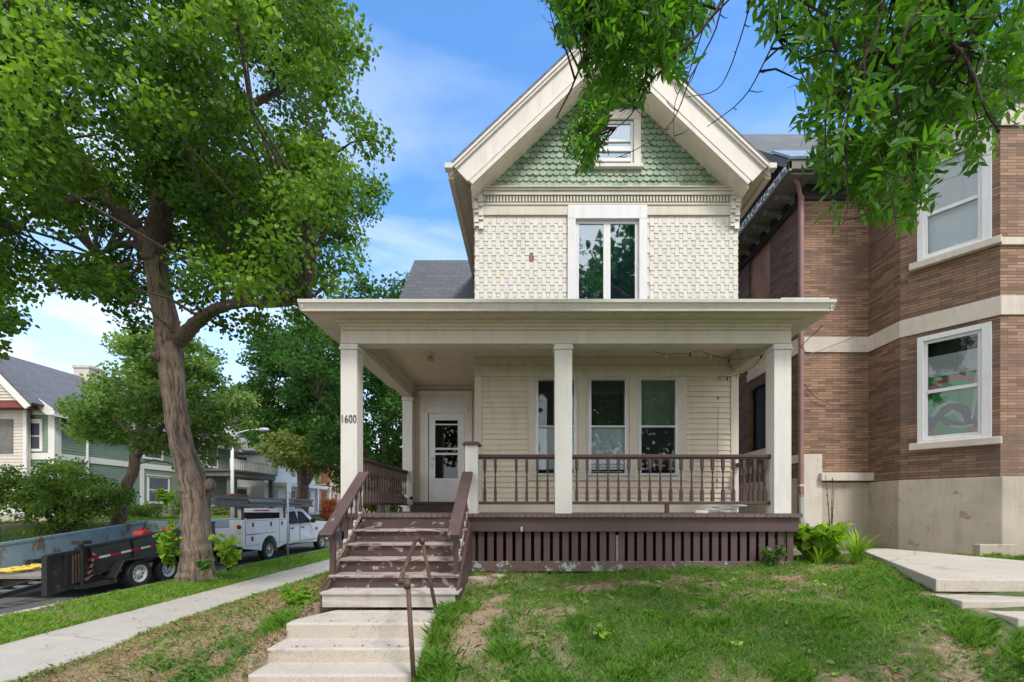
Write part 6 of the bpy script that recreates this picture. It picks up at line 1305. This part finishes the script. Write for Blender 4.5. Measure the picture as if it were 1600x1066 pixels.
SIL = [[(825, -400), (832, 5), (868, 20), (862, 70), (895, 82), (925, 62), (900, 105), (915, 140), (895, 160), (870, 205), (880, 250), (895, 278), (940, 272), (952, 238), (945, 205), (958, 175), (985, 168), (1000, 182), (1018, 178), (1012, 150), (1050, 135), (1072, 150), (1085, 105), (1110, 80), (1125, 0), (1135, -400)],
       [(1165, -400), (1168, 20), (1180, 75), (1225, 85), (1232, 118), (1290, 110), (1240, 132), (1238, 150), (1262, 165), (1220, 200), (1245, 225), (1250, 255), (1275, 270), (1268, 320), (1268, 362), (1310, 390), (1340, 350), (1400, 378), (1440, 365), (1445, 345), (1478, 318), (1470, 290), (1492, 250), (1500, 205), (1502, 278), (1545, 268), (1570, 235), (1640, 245), (1640, -400)]]
def ash_area(poly, n, ylo, yhi, seed, size):
    g_ = np.random.default_rng(seed); x0, y0_ = np.min(poly, 0); x1, y1_ = np.max(poly, 0); C = []
    while len(C) < n:
        a, b = g_.uniform(x0, x1), g_.uniform(y0_, y1_)
        if inpoly(np.array([a]), np.array([b]), poly)[0]: C.append(P(a, b, g_.uniform(ylo, yhi)))
    return np.array(C)
near_ok = 1
def fill(poly, ncl, per, ylo, yhi, seed, rad, size):
    g_ = np.random.default_rng(seed); C = ash_area(poly, ncl, ylo, yhi, seed, 0); cx_, cy_ = 826 + C[:, 0] / C[:, 1] * F, 793 - C[:, 2] / C[:, 1] * F; C = C[inpoly(cx_, cy_, SIL[0]) | inpoly(cx_, cy_, SIL[1])]; twig_net(mb, C, bn + nodes, .012, seed=seed, seg=4); pos = []; dirs = []; nor = []; tints = []
    for c in C:
        ct = g_.random()
        for k in range(per):
            b = c + g_.normal(size=3) * rad * .5; rd = norm((g_.normal(size=(1, 3)) * .8 + np.array([[0, 0, -.45]])))[0]; L_ = size * 2.9
            e = b + rd * L_; ex, ey = np.array([826 + e[0] / e[1] * F]), np.array([793 - e[2] / e[1] * F])
            if not (inpoly(ex, ey, SIL[0])[0] or inpoly(ex, ey, SIL[1])[0]): continue
            mb.tube([tuple(b), tuple((b + e) / 2 + np.array([0, 0, .012])), tuple(e)], [.002, .0016, .001], 3, cap=False)
            u = norm(np.cross(rd, g_.normal(size=3))[None])[0]; nrm = np.cross(rd, u)
            for j in range(7):
                t = .3 + .7 * (j // 2) / 3 if j < 6 else 1.0; sd_ = (-1 if j % 2 else 1) if j < 6 else 0
                pos.append(b + rd * L_ * t); dirs.append(rd * (.75 if sd_ else 1) + u * sd_ * .85 + np.array([0, 0, -.15]) + g_.normal(size=3) * .12); nor.append(nrm + g_.normal(size=3) * .35); tints.append(.25 * ct + .6 * g_.random() + .15 * (g_.random() < .1))
    pos, dirs, nor, tints = map(np.array, (pos, dirs, nor, tints)); tip = pos + norm(dirs) * size; ok = np.zeros(len(pos), bool); sil = SIL
    for s_ in sil: ok |= inpoly(826 + tip[:, 0] / tip[:, 1] * F, 793 - tip[:, 2] / tip[:, 1] * F, s_)
    pos, dirs, nor, tints = pos[ok], dirs[ok], nor[ok], tints[ok]; n = len(pos); return leaves(pos, dirs, nor, size * (.8 + .45 * g_.random(n)), LEAF_LONG, .1), tints
V1, t1_ = fill(PL1, 130, 9, 4.0, 5.2, 71, .19, .082); V2, t2_ = fill(PL2, 140, 7, 2.9, 4.1, 72, .2, .082)
V3, t3_ = fill([(905, -100), (960, -100), (985, 150), (950, 205), (940, 238), (908, 238), (895, 190), (930, 150)], 34, 8, 4.2, 4.9, 73, .14, .08)
V4, t4_ = fill([(1300, -80), (1480, -80), (1500, 60), (1450, 180), (1400, 250), (1290, 260), (1262, 160)], 28, 6, 3.0, 4.2, 74, .16, .085)
mb.build('branches', 'twig', AT); mesh_np('foliage', np.vstack([V1, V2, V3, V4]), 8, 'ash', np.r_[t1_, t2_, t3_, t4_], AT)

# ============================================================ grass, litter, weeds
def blades(name, X, Y, h, wd, m, tint, label, lean=.35, seed=0, z=None):
    g_ = np.random.default_rng(seed); n = len(X); Z = gh(X, Y) if z is None else z; a = g_.random(n) * 6.283; ux, uy = np.cos(a), np.sin(a)
    lx_, ly_ = g_.normal(size=n) * lean * h, g_.normal(size=n) * lean * h; V = np.empty((n, 5, 3))
    def row(k, t, s, w2): V[:, k, 0] = X + lx_ * t * t + ux * s * w2; V[:, k, 1] = Y + ly_ * t * t + uy * s * w2; V[:, k, 2] = Z + h * t * (1 - .12 * t) - .01
    row(0, 0, -1, wd / 2); row(1, 0, 1, wd / 2); row(2, .6, 1, wd * .4); row(3, 1, 0, 0); row(4, .6, -1, wd * .4)
    o = mesh_np(name, V.reshape(-1, 3), 5, m, tint); stuff(o, label, 'grass'); return o
g_ = np.random.default_rng(99)
def scatter(n, x0, x1, y0, y1, keep):
    X = g_.uniform(x0, x1, n); Y = g_.uniform(y0, y1, n) ; k = g_.random(n) < keep(X, Y); X, Y = X[k], Y[k]
    no = ((X > -2.45) & (X < -.82) & (Y > 5.15)) | ((X > -2.42) & (X < -.99) & (Y > 3.4) & (Y <= 5.2)) | ((Y > 6.46) & (X > -2.8) & (X < 3.86)) | (Y > 7.2) & (X > 6.7) | (X > 4.34) & (Y < 5.0) & (Y > 4.05)
    inpath = inpoly(X, Y, [(4.40, 4.9), (7.4, 4.9), (7.0, 6.32), (5.94, 7.55), (5.38, 7.44)])
    k = ~(no | inpath); return X[k], Y[k]
clump = lambda X, Y: np.clip((fbm(X * 4, Y * 4, 55, 3) - .3) * 2, .2, 1)
X, Y = scatter(230000, -2.6, 8.5, 2.9, 7.4, lambda x, y: (1 - bare(x, y)) ** 1.2 * np.clip(1.5 - (y - 3) * .12, .5, 1))
c_ = clump(X, Y); h = (.035 + .095 * c_ * g_.random(len(X)) ** .6) * (1 + .5 * (g_.random(len(X)) < .05))
blades('lawn_grass', X, Y, h, .0065, 'grass', np.clip(.05 + .75 * fbm(X * 2, Y * 2, 77, 3) * g_.random(len(X)) + .35 * g_.random(len(X)) * (1 - c_) + .35 * (g_.random(len(X)) < .12), 0, 1), 'green lawn grass in front of the porch', .5, 1)
X, Y = scatter(110000, -5.45, 8.5, 2.9, 7.4, lambda x, y: .3 + .7 * bare(x, y)); blades('dry_grass', X, Y, .012 + .05 * g_.random(len(X)), .005, 'straw', g_.random(len(X)), 'thin dry straw-coloured grass on the bare patches', 1.3, 2)
X, Y = scatter(90000, -5.5, -2.4, 3.2, 14, lambda x, y: (1 - bare(x, y)) * .8 + .12 * (fbm(x * 4, y * 4, 63, 3) > .5) + .04 + .3 * (x < -5.35)); blades('bank_grass', X, Y, .04 + .07 * g_.random(len(X)), .006, 'grass', g_.random(len(X)) * .8, 'grass growing on the side bank between the stair and the sidewalk', .5, 3)
X = g_.uniform(-8.95, -7.1, 150000); Y = 6 + 34 * g_.random(150000) ** 1.5; k = g_.random(len(X)) < np.clip(fbm(X * 1.6, Y * 1.2, 5, 4) * 2.2 - .35, .05, 1) * np.clip((X + 8.95) * 5, .25, 1); k &= ~((Y < 8.6) & (X < -8.0) & (fbm(X * 2, Y * 2, 8, 3) > .45)); X, Y = X[k], Y[k]
blades('verge_grass', X, Y, .04 + .08 * g_.random(len(X)), .008, 'grass', np.clip(.35 + .6 * g_.random(len(X)), 0, 1), 'bright grass verge between sidewalk and kerb', .5, 4)
X = g_.uniform(-24, -16.8, 30000); Y = g_.uniform(12, 31, 30000); k = ~((X < -22.2) & (Y > 21.3)) & ~((X < -19.1) & (Y > 17.2) & (Y < 21.4)); X, Y = X[k], Y[k]; blades('far_lot_grass', X, Y, .08 + .12 * g_.random(len(X)), .02, 'grass', .4 + .5 * g_.random(len(X)), 'rough grass on the raised lots across the street', .5, 5)
# tufts of long grass
tufts = [(-.93, 4.95), (-.9, 4.7), (-.93, 4.4), (-.86, 4.1), (-.8, 3.9), (-.75, 5.1), (4.2, 4.3), (4.05, 4.15), (4.5, 4.0), (4.3, 3.9), (.9, 3.9), (1.3, 4.2), (-.2, 4.2), (.1, 3.8), (2.2, 3.8), (-2.62, 4.75), (-2.7, 4.9), (3.0, 4.5), (1.9, 4.6)]
TX = []; TY = []; TH_ = []
for (x, y) in tufts: n = 700; TX.append(x + g_.normal(size=n) * .09); TY.append(y + g_.normal(size=n) * .07); TH_.append(.05 + .10 * g_.random(n))
TX, TY, TH_ = map(np.concatenate, (TX, TY, TH_)); k = ~((TX > -2.45) & (TX < -.98) & (TY > 3.3)); TX, TY, TH_ = TX[k], TY[k], TH_[k]; blades('long_grass_tufts', TX, TY, TH_, .007, 'grass', np.clip(.15 + .5 * g_.random(len(TX)), 0, 1), 'longer dark grass tufts along the steps and by the path', .55, 6)
# ground cover and fallen leaves on the bank
def flat_leaves(name, X, Y, size, m, label, cat, lift=.02, up=1.2, seed=0, shape=LEAF_ROUND, tint=None, zf=gh):
    r_ = np.random.default_rng(seed); n = len(X); pos = np.stack([X, Y, zf(X, Y) + lift * r_.random(n)], 1); D = norm(r_.normal(size=(n, 3)) * np.array([1, 1, .3])); Nn = norm(r_.normal(size=(n, 3)) * .5 + np.array([0, 0, up]))
    o = mesh_np(name, leaves(pos, D, Nn, size * (.6 + .8 * r_.random(n)), shape, .15), len(shape), m, r_.random(n) if tint is None else tint); stuff(o, label, cat)
X, Y = scatter(130000, -5.5, -2.4, 3.0, 7.5, lambda x, y: np.clip(1.0 - 1.5 * bare(x, y), 0, 1) * (.35 + .65 * (fbm(x * 5, y * 5, 61, 3) > .48))); flat_leaves('ground_cover', X, Y, .028, 'cover', 'low leafy ground cover on the side bank', 'ground cover', .06, .9, 1)
X, Y = scatter(36000, -.8, 8.4, 2.9, 6.4, lambda x, y: np.clip((fbm(x * 2.3, y * 2.3, 31, 3) - .5) * 3.5, 0, .6)); flat_leaves('lawn_weeds', X, Y, .024, 'cover', 'small clover-like weeds mixed into the lawn', 'ground cover', .05, .9, 2)
X, Y = scatter(60000, -5.5, -2.4, 3.2, 14, lambda x, y: bare(x, y) * (.25 + .75 * (fbm(x * 2, y * 2, 41, 3) > .5))); flat_leaves('fallen_leaves', X, Y, .028, 'litter', 'dry brown leaf litter on the side bank', 'leaf litter', .015, 2, 3, LEAF_SIMPLE)
X, Y = scatter(5000, -2.4, 8.4, 3, 7.3, lambda x, y: .05 + .5 * bare(x, y)); flat_leaves('lawn_litter', X, Y, .018, 'litter', 'scattered dry leaf bits over the lawn', 'leaf litter', .03, 2, 4, LEAF_SIMPLE)
cxy = g_.uniform((-.7, 3.2), (8, 6.2), (70, 2)); X = (cxy[:, :1] + g_.normal(size=(70, 14)) * .05).ravel(); Y = (cxy[:, 1:] + g_.normal(size=(70, 14)) * .04).ravel(); k = ~((X > 4.1) & (Y > 3.9)); flat_leaves('broad_lawn_weeds', X[k], Y[k], .055, 'grass', 'broad-leaved weeds dotted through the lawn', 'ground cover', .06, .8, 12, np.array([(0, 0), (.2, .3), (.22, .7), (0, 1.1), (-.22, .7), (-.2, .3)]))
X = g_.uniform(-7.0, -5.6, 260); Y = g_.uniform(4.2, 22, 260); flat_leaves('sidewalk_litter', X, Y, .03, 'litter', 'a few dry leaves lying on the sidewalk', 'leaf litter', .004, 3, 13, LEAF_SIMPLE, zf=lambda x, y: np.full(len(x), -1.838))
X = g_.uniform(-2.3, -1.05, 70); Y = g_.choice([4.66, 4.3, 5.1, 4.95], 70) + g_.random(70) * .05; zt_ = np.where(Y > 4.6, -1.163, -1.313); flat_leaves('step_litter', X, Y, .022, 'litter', 'crumbs of dry leaf caught on the concrete steps', 'leaf litter', .003, 3, 14, LEAF_SIMPLE, zf=lambda x, y: zt_)
X = g_.uniform(-5.53, -5.3, 2500); Y = g_.uniform(3.5, 20, 2500); flat_leaves('edge_litter', X, Y, .03, 'litter', 'leaf litter caught along the sidewalk edge', 'leaf litter', .02, 2, 5, LEAF_SIMPLE, zf=lambda x, y: np.full(len(x), -1.835))
X = g_.uniform(-8.9, -7.2, 1500); Y = g_.uniform(6.5, 9.5, 1500); flat_leaves('verge_litter', X, Y, .035, 'litter', 'dry twigs and leaves on the worn end of the verge', 'leaf litter', .05, 2, 6, LEAF_SIMPLE)
# larger plants
def blade_plant(name, label, c, n, h, wd, m, seed, cat='plant'):
    r_ = np.random.default_rng(seed); t = thing(name, label, cat, c); V = []; 
    for k in range(n):
        a = r_.random() * 6.283; L_ = h * r_.uniform(.6, 1.1); d = np.array([math.cos(a), math.sin(a), 0]); s = np.array([-d[1], d[0], 0]) * wd / 2; b = np.array(c) + d * .05 * r_.random(); out = r_.uniform(.35, .8)
        f = lambda u: b + d * L_ * out * u * u + np.array([0, 0, L_ * (u - .55 * out * u ** 2.2)])
        us = [0, .3, .6, .85, 1]
        for i in range(4): w0, w1 = [1, 1, .9, .6, .05][i], [1, 1, .9, .6, .05][i + 1]; V += [f(us[i]) - s * w0, f(us[i]) + s * w0, f(us[i + 1]) + s * w1, f(us[i + 1]) - s * w1]
    V = np.array(V); mesh_np('leaf_blades', V, 4, m, np.repeat(r_.random(n), 4), t); return t
blade_plant('daylily', 'daylily clump with arching blades beside the concrete path', (4.62, 6.4, -.80), 70, .62, .022, 'sprout', 1)
blade_plant('daylily', 'smaller daylily clump just right of the porch corner', (4.15, 6.50, -.85), 26, .42, .018, 'sprout', 2)
sprout('hosta_plant', 'broad-leaved plant behind the daylilies at the porch corner', (4.30, 6.8, -.80), 60, .60, .55, .14, 11, leafper=8)
sprout('dry_weed', 'tall dead weed stalk standing against the brick house foundation', (5.05, 7.6, -.7), 3, 1.5, .12, .03, 12, m='litter', leafper=12)
sprout('porch_weed', 'blue-green weed growing up against the right end of the porch skirt', (3.42, 6.42, -.95), 16, .48, .22, .05, 13, m='cover', leafper=14)
sprout('vine_plant', 'bright vine sprawling on the bank left of the stair', (-2.72, 5.35, -1.2), 16, .28, .26, .085, 14, m='sprout', leafper=8)
sprout('broad_weed', 'broad-leaved weed at the lower left bank beside the steps', (-2.95, 4.15, -1.62), 9, .14, .14, .06, 15, m='sprout', leafper=5)
sprout('broad_weed', 'pale weed at the right side of the pipe handrail', (-.93, 4.82, -1.22), 10, .16, .12, .04, 16, m='cover', leafper=7)
sprout('broad_weed', 'dandelion-like weed in the middle of the lawn, lower centre', (.72, 4.45, -1.27), 9, .10, .10, .05, 17, m='sprout', leafper=4)
sprout('broad_weed', 'leafy weed at the lower right corner of the lawn', (4.2, 3.72, -1.35), 10, .16, .16, .06, 18, m='sprout', leafper=6)
